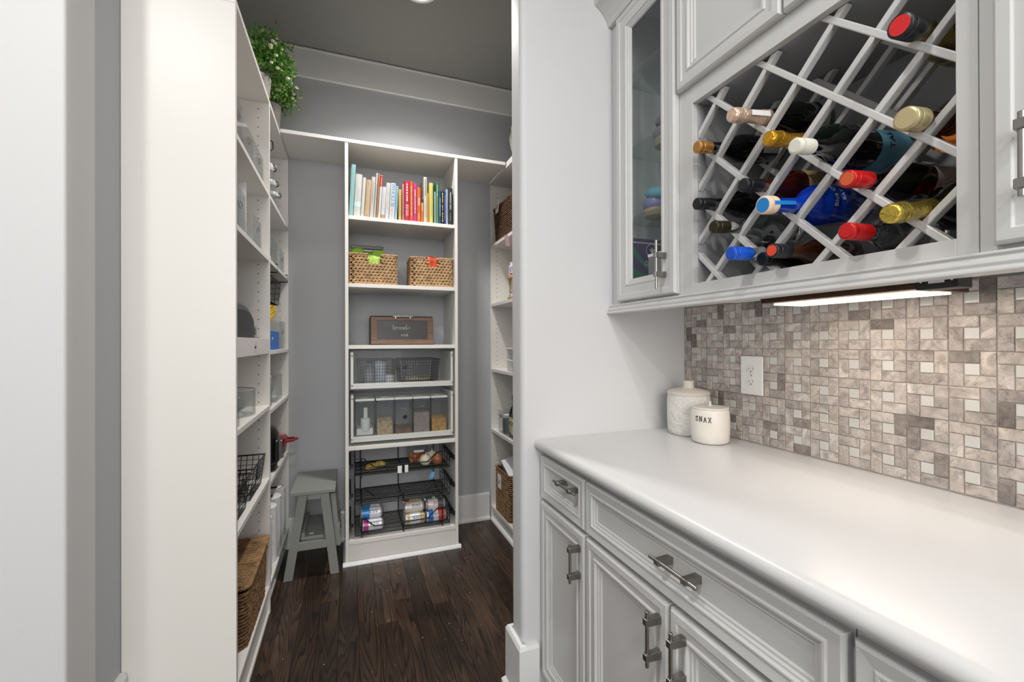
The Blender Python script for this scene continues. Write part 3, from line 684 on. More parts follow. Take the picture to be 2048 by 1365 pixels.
# ------------------------------------------------------------------ pantry shelving
XL = -.345; T2 = .018
def shelf_holes(mb, xf, y, z0, z1, sgn, dx):
    """pin holes as little dark recessed discs on a vertical panel face at y"""
    z = z0
    while z < z1:
        vs = []; n = 6
        for k in range(n): a = 2*math.pi*k/n; vs.append((xf+.0027*math.cos(a), y+sgn*.0004, z+.0027*math.sin(a)))
        vs.append((xf, y-sgn*.0, z)); mb.add(vs, [(k, (k+1) % n, n) for k in range(n)]+[tuple(range(n))]); z += dx
HOLE = M('pin_hole', (40, 37, 34), .9)
ls = thing('shelving_unit', 'tall white shelving unit with two bays along the left pantry wall', 'shelving', (-.49, 2.3, 0), 'white pantry shelving')
ZTOP = 2.375
for ya, yb, nm in ((1.640, 1.658, 'side_panel'), (2.278, 2.296, 'side_panel'), (2.945, 2.963, 'side_panel')):
    MB().box(WL+.001, XL, ya, yb, .0005, ZTOP-.02).build(nm, MEL, ls, bevel=.0008, bseg=1)
MB().box(WL+.001, XL, 1.640, 2.963, ZTOP-.0195, ZTOP).build('top_panel', MEL, ls, bevel=.0008, bseg=1)
MB().box(WL+.001, WL+.006, 1.659, 2.277, .13, ZTOP-.02).box(WL+.001, WL+.006, 2.297, 2.944, .13, ZTOP-.02).build('back_panel', MEL, ls)
LZ = [1.943, 1.642, .961, .627, .13]
for z in LZ: MB().box(WL+.0065, XL-.001, 1.6585, 2.2775, z-.019, z).build('shelf', MEL, ls, bevel=.0008, bseg=1)
for z in [1.943, 1.642, 1.213, .935, .600, .13]: MB().box(WL+.0065, XL-.001, 2.2965, 2.9445, z-.019, z).build('shelf', MEL, ls, bevel=.0008, bseg=1)
MB().box(XL-.055, XL-.037, 1.659, 2.944, .0005, .1105).build('toe_kick', MEL, ls)
h = MB()
for yf in (2.2778, 2.9448):
    for xx in (XL-.045, WL+.05): shelf_holes(h, xx, yf, .18, 2.33, -1, .042)
h.build('pin_holes', HOLE, ls, kind='stuff')
b = MB().prism([(XL-.036, 0), (XL-.018, 0), (XL-.018, .006), (XL-.022, .014), (XL-.030, .019), (XL-.036, .019)], 1, 1.66, 2.944).build('shoe_moulding', TRIM); tag(b, 'white shoe moulding along the foot of the left shelving', 'moulding'); top(b)
MB().prism([(XL-.0365, .0), (XL-.002, .0), (XL-.002, .012), (XL-.010, .020), (XL-.020, .110), (XL-.0365, .1105)], 1, 1.659, 2.277).build('plinth_moulding', MEL, ls)
# pull-out tray under the toaster
t = thing('pull_out_tray', 'white pull-out tray with a deep front lip carrying the toaster', 'tray', (-.49, 1.97, 1.20))
MB().box(XL-.0195, XL-.0015, 1.664, 2.272, 1.200, 1.268).build('front_panel', MEL, t, bevel=.001)
MB().box(-.60, XL-.0195, 1.664, 2.272, 1.202, 1.215).box(-.60, XL-.02, 1.664, 1.672, 1.215, 1.25).box(-.60, XL-.02, 2.264, 2.272, 1.215, 1.25).build('tray_base', MEL, t)
l = MB().box(XL-.0015, XL-.0008, 1.935, 1.985, 1.212, 1.250).build('label_card', M('label_card_grey', (206, 206, 204), .6), t)
mb = MB(); scribble(mb, (XL-.0006, 1.96, 1.232), (0, 1, 0), (0, 0, 1), .034, .014, 1, random.Random(2), .6); mb.build('label_print', INK, l)

# back unit
bu = thing('shelving_unit', 'tall white central shelving tower against the back pantry wall', 'shelving', (.30, 2.78, 0), 'white pantry shelving')
BX0, BX1, YF = -.023, .620, 2.612
MB().box(BX0, BX0+T2, YF, WB-.001, .0005, 2.372).build('side_panel', MEL, bu, bevel=.0008, bseg=1)
MB().box(BX1-T2, BX1, YF, WB-.001, .0005, 2.372).build('side_panel', MEL, bu, bevel=.0008, bseg=1)
for z in (1.964, 1.583, 1.234, .663, .135): MB().box(BX0+T2+.0005, BX1-T2-.0005, YF+.001, WB-.002, z-.021, z).build('shelf', MEL, bu, bevel=.0008, bseg=1)
MB().box(BX0+T2, BX1-T2, YF+.012, YF+.026, .0005, .1135).build('toe_kick', MEL, bu)
b = MB().prism([(YF, 0), (YF-.016, 0), (YF-.016, .006), (YF-.010, .017), (YF, .02)], 0, BX0-.014, BX1+.014)
b.prism([(BX0, 0), (BX0-.014, 0), (BX0-.014, .006), (BX0-.009, .017), (BX0, .02)][::-1], 1, YF, WB-.02)
b.prism([(BX1, 0), (BX1+.014, 0), (BX1+.014, .006), (BX1+.009, .017), (BX1, .02)], 1, YF, WB-.02)
o = b.build('shoe_moulding', TRIM); tag(o, 'white shoe moulding around the foot of the central tower', 'moulding'); top(o)
b = MB().box(XL+.0005, BX1+.31, YF-.002, WB-.001, 2.3725, 2.392).build('top_shelf', MEL, bevel=.0008, bseg=1)
tag(b, 'continuous white top shelf crossing the back wall over the tower', 'shelf'); top(b)
h = MB()
for yy in (YF+.045,):
    for sg, xx in ((1, BX0+T2), (-1, BX1-T2)):
        z = .75
        while z < 2.33:
            n = 6; vs = [(xx+sg*.0004, yy+.0027*math.cos(2*math.pi*k/n), z+.0027*math.sin(2*math.pi*k/n)) for k in range(n)]
            h.add(vs, [tuple(range(n))]); z += .042
h.build('pin_holes', HOLE, bu, kind='stuff')
# right unit
ru = thing('shelving_unit', 'tall white shelving unit on the right pantry wall, half hidden by the door wall', 'shelving', (1.08, 2.3, 0), 'white pantry shelving')
XR = .935
MB().box(XR, WR-.001, 2.940, 2.962, .0005, 2.355).build('side_panel', MEL, ru, bevel=.0008, bseg=1)
MB().box(XR, WR-.001, 1.72, 1.738, .0005, 2.355).build('side_panel', MEL, ru, bevel=.0008, bseg=1)
MB().box(XR, WR-.001, 1.72, YF-.0025, 2.373, 2.392).box(XR, WR-.001, 1.72, 2.962, 2.3555, 2.3723).build('top_panel', MEL, ru, bevel=.0008, bseg=1)
MB().box(WR-.006, WR-.001, 1.739, 2.939, .13, 2.355).build('back_panel', MEL, ru)
for z in (1.932, 1.518, 1.062, .640, .10): MB().box(XR+.001, WR-.0065, 1.7385, 2.9395, z-.021, z).build('shelf', MEL, ru, bevel=.0008, bseg=1)
MB().box(XR+.012, XR+.026, 1.739, 2.939, .0005, .0785).build('toe_kick', MEL, ru)
h = MB()
for xx in (XR+.045, WR-.05): shelf_holes(h, xx, 2.9398, .16, 2.33, -1, .032)
h.build('pin_holes', HOLE, ru, kind='stuff')
b = MB().prism([(XR+.011, 0), (XR-.007, 0), (XR-.007, .006), (XR-.002, .016), (XR+.005, .021), (XR+.011, .021)], 1, 1.75, 2.944).build('shoe_moulding', TRIM); tag(b, 'white shoe moulding along the foot of the right shelving', 'moulding'); top(b)

# ------------------------------------------------------------------ books
bk = [  # bottom x0,x1 (cm from tower's left panel), lean, height, colour, label bits
 (75, 150, 58, 945, (150, 200, 200), 'tall pale teal book leaning on the left panel, bent at the top'),
 (156, 268, 48, 785, (228, 228, 224), 'thick white book with a pale teal band near its foot'),
 (273, 330, 50, 735, (236, 232, 224), 'slim cream white book between the thick white and the tan one'),
 (335, 420, 50, 700, (216, 188, 150), 'tan linen covered book'),
 (426, 492, 50, 765, (228, 214, 206), 'pale blush book with grey spine title'),
 (496, 530, 55, 838, (214, 226, 226), 'thin tall pale grey-blue book'),
 (534, 566, 58, 830, (204, 146, 92), 'thin tall orange-brown book'),
 (570, 614, 58, 810, (236, 236, 236), 'white book with a red upper spine'),
 (618, 686, 40, 600, (230, 232, 234), 'short white book with a small brown square at its foot'),
 (692, 764, 38, 690, (226, 226, 228), 'white cookbook with faint grey and orange spine lettering'),
 (768, 860, 38, 688, (236, 238, 240), 'white diet cookbook with large blue spine letters'),
 (864, 910, 35, 640, (160, 206, 222), 'light blue book beside the white one with blue letters'),
 (936, 988, 5, 585, (232, 188, 98), 'thin mustard yellow book'),
 (1004, 1042, 0, 700, (222, 166, 160), 'thin dusty pink book'),
 (1046, 1140, 0, 762, (200, 30, 68), 'crimson cookbook with white script'),
 (1144, 1210, 0, 762, (222, 92, 48), 'orange-red cookbook with yellow spine lettering'),
 (1214, 1272, 0, 735, (214, 58, 146), 'magenta cookbook with a white title'),
 (1276, 1346, 0, 670, (228, 108, 38), 'orange cookbook titled in bold white letters'),
 (1352, 1396, 0, 460, (236, 132, 36), 'short bright orange book'),
 (1402, 1464, 0, 880, (222, 218, 206), 'very tall cream book, tallest in the row'),
 (1468, 1498, 0, 575, (222, 178, 84), 'thin golden book left of the pale yellow one'),
 (1504, 1574, 0, 775, (236, 218, 120), 'pale yellow book right of the golden one'),
 (1577, 1596, 0, 700, (40, 96, 66), 'very thin dark green book'),
 (1599, 1628, 0, 620, (178, 216, 222), 'thin pale aqua book'),
 (1631, 1684, 0, 805, (48, 122, 76), 'green book with a mossy lower half'),
 (1688, 1728, 0, 650, (30, 84, 154), 'royal blue book with small white title'),
 (1732, 1784, 0, 640, (24, 24, 26), 'black book with yellow zigzag pattern on its spine'),
 (1788, 1818, 0, 640, (34, 66, 132), 'thin navy blue book'),
 (1822, 1862, 0, 690, (176, 192, 222), 'pale periwinkle book beside the black one'),
 (1866, 1950, 0, 720, (30, 34, 40), 'black cookbook with white capital spine title at the right end')]
kx = (.602+.005)/(1950-75)*.985; kz = .000318; rs = random.Random(5)
PAGE = M('book_pages', (232, 226, 210), .8)
def bxx(v): return -.0035+(v-75)*kx
BOOKS = []
for i, (a, b_, ln, ht, c, lab) in enumerate(bk):
    x0, x1 = bxx(a)+.0003, bxx(b_)-.0003; h_ = ht*kz; wd = x1-x0; lean = math.atan2(ln*kz*.9, h_); dp = rs.uniform(.17, .215); y0 = YF+.022+rs.uniform(0, .008)
    t = thing('book', lab, 'book', (x0, y0, 1.9643), 'cookbooks on the upper tower shelf')
    T = Matrix.Translation((x0, y0, 1.9643+.0002)) @ Matrix.Rotation(lean, 4, 'Y')
    ca = M('book_cover_%d' % i, tuple(int(v*.84) for v in c), .5, var=.04, vscale=30)
    cv = MB(T)
    k_ = min(.0022, wd*.16)
    sp = [(0, .004), (wd*.18, .0012), (wd*.5, 0), (wd*.82, .0012), (wd, .004), (wd, dp), (wd-k_, dp), (wd-k_, .007), (k_, .007), (k_, dp), (0, dp)]
    cv.prism(sp, 2, 0, h_); o = cv.build('cover', ca, t, smooth=True, sharp=30)
    MB(T).box(k_+.0001, wd-k_-.0001, .0072, dp-.004, .003, h_-.003).build('pages', PAGE, t)
    BOOKS.append((t, T, wd, h_))
def spine_text(i, s, size, zc, rgb, sq=1.0, xo=0, up=False, shear=0):
    t, T, wd, h_ = BOOKS[i]; me = text_mesh(s, size, .0002, shear)
    m = M('spine_ink_%d_%d_%d' % rgb, rgb, .6)
    # reads top to bottom
    Rm = Matrix(((0, 1 if not up else -1, 0, wd/2+xo), (0, 0, -1, -.0002), (-sq if not up else sq, 0, 0, zc), (0, 0, 0, 1)))
    me.transform(T @ Rm); me.transform(Matrix.Translation(-ORG[t.name])); me.materials.clear(); me.materials.append(m)
    o = D.objects.new('spine_title', me); COL.objects.link(o); place(o, t)
def spine_marks(i, z0, z1, rgb, wfrac=.4, rows=1, seed=1, xo=0):
    t, T, wd, h_ = BOOKS[i]; mb = MB(T); scribble(mb, (wd/2+xo, -.0003, (z0+z1)/2), (0, 0, -1), (1, 0, 0), z1-z0, wd*wfrac, rows, random.Random(seed), .5)
    mb.build('spine_print', M('spine_ink_%d_%d_%d' % rgb, rgb, .6), t)
def spine_band(i, z0, z1, rgb):
    t, T, wd, h_ = BOOKS[i]; MB(T).prism([(-.0002, .004), (wd*.18, .0009), (wd*.5, -.0003), (wd*.82, .0009), (wd+.0002, .004), (wd+.0002, .006), (-.0002, .006)], 2, z0, z1).build('spine_band', M('band_%d_%d_%d' % rgb, rgb, .5), t)
spine_text(10, 'WHOLE30', .029, .148, (88, 150, 190), 1.02); spine_marks(10, .01, .075, (190, 140, 130), .3, 2, 3)
spine_text(17, 'FOOD', .016, .125, (245, 240, 230)); spine_marks(17, .02, .06, (245, 225, 200), .2, 1, 4)
spine_text(29, 'MAGNOLIA TABLE', .0128, .150, (225, 226, 224)); spine_marks(29, .03, .075, (170, 172, 172), .16, 1, 5); spine_band(29, .008, .008+.0001, (30, 34, 40))
spine_text(14, 'THE NEW FAMILY', .0085, .065, (244, 214, 220), xo=.005) if False else spine_marks(14, .03, .10, (240, 200, 208), .55, 2, 6)
spine_marks(14, .12, .225, (246, 214, 220), .42, 1, 16)
spine_text(15, 'barefoot contessa how easy is that?', .0125, .125, (250, 220, 110)); spine_text(16, 'barefoot contessa foolproof', .0125, .125, (248, 226, 238))
for i, z0, z1, c, wf in ((1, .1, .17, (190, 190, 190), .08), (2, .02, .035, (120, 110, 100), .3), (3, .19, .205, (160, 130, 90), .3), (3, .012, .022, (140, 110, 70), .4), (4, .09, .21, (130, 122, 120), .34), (5, .1, .2, (120, 140, 140), .3),
                         (7, .18, .24, (250, 240, 240), .3), (8, .06, .15, (170, 170, 176), .2), (9, .13, .2, (180, 180, 186), .45), (9, .07, .12, (226, 170, 120), .4), (11, .05, .17, (90, 150, 180), .4), (12, .03, .15, (190, 140, 50), .35), (13, .04, .18, (160, 90, 90), .35),
                         (18, .07, .12, (250, 240, 226), .35), (19, .17, .265, (60, 56, 50), .45), (19, .04, .13, (150, 146, 136), .2), (21, .05, .2, (190, 170, 80), .35), (24, .17, .24, (200, 226, 200), .35), (25, .05, .16, (226, 232, 240), .4), (26, .012, .075, (232, 196, 60), .6), (26, .13, .195, (232, 196, 60), .6), (26, .085, .12, (230, 230, 226), .4),
                         (27, .03, .18, (190, 204, 232), .4), (28, .06, .17, (120, 136, 176), .3)):
    spine_marks(i, z0, z1, c, wf, 1, i+20)
spine_band(1, .062, .09, (196, 218, 216)); spine_band(7, .19, .255, (190, 40, 44)); spine_band(8, .006, .028, (172, 134, 98)); spine_band(24, 0.001, .19, (86, 124, 74)); spine_band(18, .125, .146, (60, 40, 44))

# ------------------------------------------------------------------ woven baskets
def lumps(mb, cs, ax, rl, rw, rd, nrm):
    """elongated strand lumps. cs centres, ax long-axis dirs, nrm outward dirs"""
    seg, rings = 6, 4
    base = []
    for i in range(rings+1):
        th = math.pi*i/rings
        for k in range(seg): ph = 2*math.pi*k/seg; base.append((-math.cos(th), math.sin(th)*math.cos(ph), math.sin(th)*math.sin(ph)))
    base = np.array(base); fs = []
    for i in range(rings):
        for k in range(seg): k2 = (k+1) % seg; fs.append((i*seg+k, i*seg+k2, (i+1)*seg+k2, (i+1)*seg+k))
    cs = np.array(cs, float); ax = np.array(ax, float); nr = np.array(nrm, float)
    ax /= np.linalg.norm(ax, axis=1)[:, None]; sd = np.cross(nr, ax)
    rl = np.broadcast_to(np.array(rl, float), (len(cs),)); 
    V = cs[:, None, :] + base[None, :, 0, None]*ax[:, None, :]*rl[:, None, None] + base[None, :, 1, None]*sd[:, None, :]*rw + base[None, :, 2, None]*nr[:, None, :]*rd
    nb = len(base); F = []
    for i in range(len(cs)): b = i*nb; F.extend([tuple(b+q for q in f) for f in fs])
    mb.add(V.reshape(-1, 3), F)
def rrect(x0, x1, y0, y1, r, step):
    """points, tangents, normals around a rounded rectangle, evenly spaced"""
    P = []; segs = [((x0+r, y0), (x1-r, y0)), None, ((x1, y0+r), (x1, y1-r)), None, ((x1-r, y1), (x0+r, y1)), None, ((x0, y1-r), (x0, y0+r)), None]
    cen = [(x1-r, y0+r, -90), (x1-r, y1-r, 0), (x0+r, y1-r, 90), (x0+r, y0+r, 180)]
    poly = []
    for i in range(4):
        a, b = segs[i*2]; poly.append(a); poly.append(b); cx, cy, a0 = cen[i]
        for k in range(1, 5): an = R(a0+90*k/5); poly.append((cx+r*math.cos(an), cy+r*math.sin(an)))
    poly.append(poly[0]); out = []; L = 0; tot = sum(math.dist(poly[i], poly[i+1]) for i in range(len(poly)-1)); n = int(tot/step); step = tot/n; nx = 0
    for i in range(len(poly)-1):
        a, b = poly[i], poly[i+1]; d = math.dist(a, b)
        if d < 1e-9: continue
        t = ((b[0]-a[0])/d, (b[1]-a[1])/d)
        while nx < L+d-1e-9: u = nx-L; out.append(((a[0]+t[0]*u, a[1]+t[1]*u), t, (t[1], -t[0]))); nx += step
        L += d
    return out
def basket(t, T, W, Dp, H, mats, style='braid', taper=.0, hole=None, rowh=.017, core=SEAC, rimr=.009, seed=1, name='weave'):
    """basket in local coords centred on xy, base at 0. hole=(side,halfwidth,z0,z1): handle slot in front (-y)"""
    rs = random.Random(seed); n = int(H/rowh); rowh = H/n; mb = MB(T); cb = MB(T)
    # inner core shell
    w0, d0 = W/2*(1-taper)-.007, Dp/2*(1-taper)-.007; th = .004
    for (x0, x1, y0, y1) in ((-w0, w0, d0-th, d0), (-w0, -w0+th, -d0, d0), (w0-th, w0, -d0, d0)): cb.box(x0, x1, y0, y1, .004, H-.004)
    cb.box(-w0, w0, -d0, d0, .002, .008)
    if hole:
        hw, z0, z1 = hole; cb.box(-w0, -hw, -d0, -d0+th, .004, H-.004).box(hw, w0, -d0, -d0+th, .004, H-.004).box(-hw, hw, -d0, -d0+th, .004, z0)
    else: cb.box(-w0, w0, -d0, -d0+th, .004, H-.004)
    cb.build('lining', core, t)
    C = []; A = []; N = []
    for r in range(n):
        z = (r+.5)*rowh; f = 1-taper*(1-z/H)
        st_ = .021 if style == 'braid' else .011
        pts = rrect(-W/2*f, W/2*f, -Dp/2*f, Dp/2*f, .026, st_/2); pts = pts[:len(pts)//2*2]
        for i in range(r % 2, len(pts), 2):
            p, tg, nn = pts[i]; p2, tg2, nn2 = pts[(i+1) % len(pts)]
            if hole and abs(p[0]) < hole[0] and nn[1] < -.7 and hole[1]-rowh*.4 < z < hole[2]: continue
            if style == 'braid':
                for s_ in (1, -1):
                    if s_ < 0: p, tg, nn = p2, tg2, nn2
                    C.append((p[0], p[1], z+s_*rowh*.19)); A.append((tg[0]+rs.uniform(-.06, .06), tg[1], -s_*.26+rs.uniform(-.07, .07))); N.append((nn[0], nn[1], 0))
            else:
                C.append((p[0]+rs.uniform(-.001, .001), p[1], z+rs.uniform(-.0012, .0012))); A.append((tg[0], tg[1], (.38 if r % 2 else -.38)+rs.uniform(-.12, .12))); N.append((nn[0], nn[1], 0))
    if style == 'braid': lumps(mb, C, A, 0.0128, rowh*.31, .0056, N)
    else: lumps(mb, C, A, .0088, rowh*.40, .0042, N)
    mb.build(name, mats, t, smooth=True, sharp=80, kind='stuff')
    # rim: twisted strands
    rb = MB(T); C = []; A = []; N = []
    for p, tg, nn in rrect(-W/2, W/2, -Dp/2, Dp/2, .02, .012):
        if hole and abs(p[0]) < hole[0] and nn[1] < -.7: continue
        C.append((p[0], p[1], H)); A.append((tg[0]*.8+nn[0]*.5, tg[1]*.8+nn[1]*.5, .35)); N.append((nn[0]*.3, nn[1]*.3, .95))
    lumps(rb, C, A, .0105, rimr*.75, rimr*.75, N); rb.build('rim', mats, t, smooth=True, sharp=80)
for i, (xc, lab, W_) in enumerate(((.132, 'tan braided basket on the left of the tower shelf, holding a green snack bag', .262), (.474, 'tan braided basket on the right of the tower shelf with red packets inside', .252))):
    t = thing('woven_basket', lab, 'basket', (xc, 2.765, 1.5835), 'tan braided baskets on the tower shelf')
    T = Matrix.Translation((xc, 2.765, 1.584)) @ Matrix.Rotation(R(0 if i == 0 else -2), 4, 'Z')
    basket(t, T, W_, .25, .172, SEA, 'braid', hole=(.036, .122, .18), rowh=.0172, seed=i, core=M('seagrass_core_tan', (120, 94, 64), .9))
    if i == 0: MB(T).tube([(-.037, -.124, .168), (.037, -.124, .171)], .0018).build('rim_wire', NICKEL, t)
    else: MB(T).tube([(-.037, -.124, .168), (.037, -.124, .171)], .0018).build('rim_wire', NICKEL, t)
# bag in the left basket
t = thing('snack_bag', 'green snack bag with black top standing in the left tan basket', 'bag', (.10, 2.72, 1.60))
GB = M('bag_green', (132, 178, 44), .35, var=.08, vscale=18)
def pouch(mb, x0, x1, yc, z0, z1, thick, wav=.004, n=10, m=8, seed=1):
    rs = random.Random(seed); vs = []; fs = []
    for s_ in (-1, 1):
        for j in range(m+1):
            v = j/m
            for i in range(n+1):
                u = i/n; bul = thick*(math.sin(math.pi*u)**.5)*(math.sin(math.pi*min(1, v*1.02+.0)))**.5 if 0 < v < 1 else 0
                vs.append((x0+(x1-x0)*u, yc+s_*bul+wav*math.sin(u*9+seed)*v, z0+(z1-z0)*v+(wav*math.sin(u*7+seed*2) if j == m else 0)))
    k = (m+1)*(n+1)
    for j in range(m):
        for i in range(n):
            a = j*(n+1)+i; fs.append((a, a+1, a+n+2, a+n+1)); fs.append((k+a, k+a+n+1, k+a+n+2, k+a+1))
    for j in range(m):
        for i in (0, n):
            a = j*(n+1)+i; b = a+n+1; fs.append((a, b, k+b, k+a) if i == 0 else (a, k+a, k+b, b))
    for i in range(n): a = m*(n+1)+i; fs.append((a, a+1, k+a+1, k+a)); fs.append((i, k+i, k+i+1, i+1))
    return mb.add(vs, fs)
pouch(MB(), .0065, .192, 2.70, 1.60, 1.795, .028, seed=3).build('bag_body', GB, t, smooth=True, sharp=70)
b = MB().box(.008, .190, 2.698, 2.7085, 1.797, 1.818).build('black_top_seal', M('bag_black', (22, 24, 22), .35), t, bevel=.003)
b = MB().box(.074, .128, 2.668, 2.6695, 1.775, 1.789).build('name_panel', MC['bag_black'], t)
text('name_print', 'KIRKLAND', .0095, (.101, 2.6676, 1.782), (1, 0, 0), (0, 0, 1), M('pale_green_print', (214, 226, 170), .5), b)
t = thing('snack_packet', 'small lime green packet seen through the handle hole of the left basket', 'packet', (.135, 2.66, 1.69))
pouch(MB(), .098, .170, 2.668, 1.64, 1.755, .010, seed=6).build('packet_body', M('packet_lime', (170, 204, 90), .3, var=.4, vscale=40), t, smooth=True, sharp=70)
t = thing('snack_packet', 'red and orange packet showing above the right tan basket', 'packet', (.475, 2.68, 1.70))
pouch(MB(), .435, .515, 2.675, 1.66, 1.772, .016, seed=9).build('packet_body', M('packet_red', (196, 78, 40), .3, var=.5, vscale=35), t, smooth=True, sharp=70)

# bread box
t = thing('bread_box', 'dark wooden bread box with a chalkboard door reading bread', 'box', (.30, 2.78, 1.2345))
WALN = M('walnut_box', (112, 84, 66), .5, var=.3, vscale=10, stretch=(1.2, 14, 14)); CHALK = M('chalkboard', (50, 48, 46), .4, var=.25, vscale=26); BOXM = M('bread_box_metal', (40, 36, 33), .4)
mb = MB(); mb.prism([(2.690, 1.2347), (2.93, 1.2347), (2.93, 1.408), (2.715, 1.408), (2.704, 1.400)], 0, .116, .484); mb.build('case', BOXM, t, bevel=.003)
sl = Matrix.Translation((.30, 2.6895, 1.2375)) @ Matrix.Rotation(R(-4.2), 4, 'X')
f = MB(sl); fw_ = .182; z1 = .163
f.box(-fw_, fw_, -.012, 0, 0, .028).box(-fw_, fw_, -.012, 0, z1-.020, z1).box(-fw_, -fw_+.036, -.012, 0, .0282, z1-.0202).box(fw_-.036, fw_, -.012, 0, .0282, z1-.0202)
f.build('door_frame', WALN, t, bevel=.001)
cb_ = MB(sl).box(-fw_+.036, fw_-.036, -.007, -.001, .028, z1-.02).build('chalkboard_panel', CHALK, t)
CHK = M('chalk_white', (224, 222, 218), .9)
def text_on(T, name, s, size, x, z, y, mat, parent, shear=0, sq=1.0):
    me = text_mesh(s, size, .0003, shear); me.materials.clear(); me.materials.append(mat)
    me.transform(T @ Matrix(((sq, 0, 0, x), (0, 0, -1, y), (0, 1, 0, z), (0, 0, 0, 1)))); me.transform(Matrix.Translation(-ORG[parent.name]))
    o = D.objects.new(name, me); COL.objects.link(o); return place(o, parent)
# hand-drawn chalk word
def stroke(T, name, strokes, r, mat, parent):
    mb = MB(T)
    for s_ in strokes: mb.tube([(p[0], -.0073, p[1]) for p in s_], r, seg=4)
    return mb.build(name, mat, parent)
def arc(cx, cz, rx, rz, a0, a1, n=8): return [(cx+rx*math.cos(R(a0+(a1-a0)*i/n)), cz+rz*math.sin(R(a0+(a1-a0)*i/n))) for i in range(n+1)]
zc = .098
S_ = [[(-.055, zc+.020), (-.057, zc+.0), (-.056, zc-.008)]+arc(-.049, zc-.002, .007, .0065, 200, 480), [(-.038, zc+.006), (-.037, zc-.008)], arc(-.031, zc-.001, .007, .006, 170, 60, 5),
      arc(-.018, zc-.002, .0065, .006, 0, 330), arc(-.002, zc-.002, .0065, .0065, 60, 400), [(.005, zc+.004), (.006, zc-.008)],
      arc(.016, zc-.002, .0065, .0065, 60, 400), [(.023, zc+.022), (.0235, zc-.006), (.030, zc-.003), (.044, zc+.004)]]
stroke(sl, 'chalk_word', S_, .0010, CHK, cb_)
S_ = [[(-.008, .062), (-.008, .048)], [(-.002, .058), (-.002, .048)], arc(.006, .053, .004, .005, 180, 0, 5), [(.010, .053), (.010, .048)], arc(.019, .053, .004, .005, 40, 320), [(.026, .064), (.026, .048)], [(.030, .058), (.026, .053), (.031, .048)]]
stroke(sl, 'chalk_scrawl', S_, .0008, CHK, cb_)
MB(sl).cyl((-.058, -.028, z1+.003), (.058, -.028, z1+.003), .004).box(-.045, -.040, -.028, -.012, z1-.010, z1+.002).box(.040, .045, -.028, -.012, z1-.010, z1+.002).build('handle', NICKEL, t)

# pull-outs with acrylic fronts
def pullout(z0, z1, label, hole_x, hole_z):
    a, b_ = BX0+T2+.003, BX1-T2-.003
    t = MB().box(a+.008, b_-.008, YF+.012, WB-.03, z0, z0+.016).build('pull_out_drawer', MEL, bu, label=label)
    for x in (a+.008, b_-.022): MB().box(x, x+.014, YF+.012, WB-.03, z0+.0165, z1-.012).build('side_rail', MEL, t)
    MB().box(a+.022, b_-.022, YF+.012, YF+.026, z0+.0165, z0+.03).build('front_rail', MEL, t)
    MB().box(a, b_, YF+.004, YF+.0105, z0-.008, z1).build('acrylic_front', ACR, t, bevel=.001)
    for x in (a+.015, b_-.015):
        for z in (z0+.020, z1-.030):
            MB().lathe([(.0052, 0), (.0050, .0022), (.0035, .0038), (.0005, .0044)], (x, YF+.004, z), (0, -1, 0), 14).build('screw', CHROME, t, smooth=True)
    MB().lathe([(.0135, 0), (.0135, .0025), (.0100, .0032), (.0095, .0006), (.001, .0005)], (hole_x, YF+.0039, hole_z), (0, -1, 0), 24).build('finger_knob', BLACKP, t, smooth=True)
pullout(.986, 1.205, 'upper pull-out with clear acrylic front showing black wire bins', .303, 1.108)
pullout(.684, .962, 'lower pull-out with clear acrylic front showing five dry food canisters', .303, .815)
WIRE = M('black_wire', (26, 26, 28), .4, .3)
def wirebin(t, T, W, Dp, H, nx, nz, ny, r=.0014, rim=.003, taper=.9, ht=.0):
    mb = MB(T)
    def P(x, y, z): f = taper+(1-taper)*z/H; return (x*f, y*f, z)
    rm = MB(T); rm.tube([(W/2, -Dp/2, H), (W/2, Dp/2, H), (-W/2, Dp/2, H), (-W/2, -Dp/2, H)], rim, 6, True)
    rm.build('rim', WIRE, t)
    for k in range(nz):
        z = H*k/nz; mb.tube([P(W/2, -Dp/2, z), P(W/2, Dp/2, z), P(-W/2, Dp/2, z), P(-W/2, -Dp/2, z)], r, 4, True)
    for i in range(nx+1):
        x = -W/2+W*i/nx; mb.tube([P(x, -Dp/2, H), P(x, -Dp/2, 0), P(x, Dp/2, 0), P(x, Dp/2, H)], r, 4)
    for i in range(1, ny):
        y = -Dp/2+Dp*i/ny; mb.tube([P(-W/2, y, H), P(-W/2, y, 0), P(W/2, y, 0), P(W/2, y, H)], r, 4)
    mb.build('wire_grid', WIRE, t)
t = thing('wire_bin', 'black wire bin behind the upper acrylic front, left, holding bottles and a white tub', 'bin', (.175, 2.78, 1.003), 'black wire bins in the upper pull-out'); T = Matrix.Translation((.150, 2.78, 1.0045))
wirebin(t, T, .215, .26, .142, 14, 8, 12)
t = thing('wire_bin', 'black wire bin behind the upper acrylic front, right, with a blank slate label', 'bin', (.405, 2.78, 1.003), 'black wire bins in the upper pull-out'); T = Matrix.Translation((.395, 2.78, 1.0045))
wirebin(t, T, .240, .26, .142, 15, 8, 12)
MB().box(.362, .448, 2.644, 2.648, 1.058, 1.108).build('slate_label', M('slate_label_grey', (66, 68, 72), .7), t)
t = thing('jar_bottle', 'grey bottle in the left wire bin', 'bottle', (.10, 2.72, 1.008))
MB().lathe([(.028, 0), (.032, .004), (.032, .075), (.024, .092), (.012, .100), (.012, .118)], (.108, 2.73, 1.0075), seg=20).build('body', M('grey_bottle', (126, 132, 142), .3), t, smooth=True)
mb = MB(); scribble(mb, (.108, 2.6972, 1.05), (1, 0, 0), (0, 0, 1), .03, .045, 5, random.Random(8), .3); mb.build('print', M('print_grey_white', (220, 222, 224), .5), t)
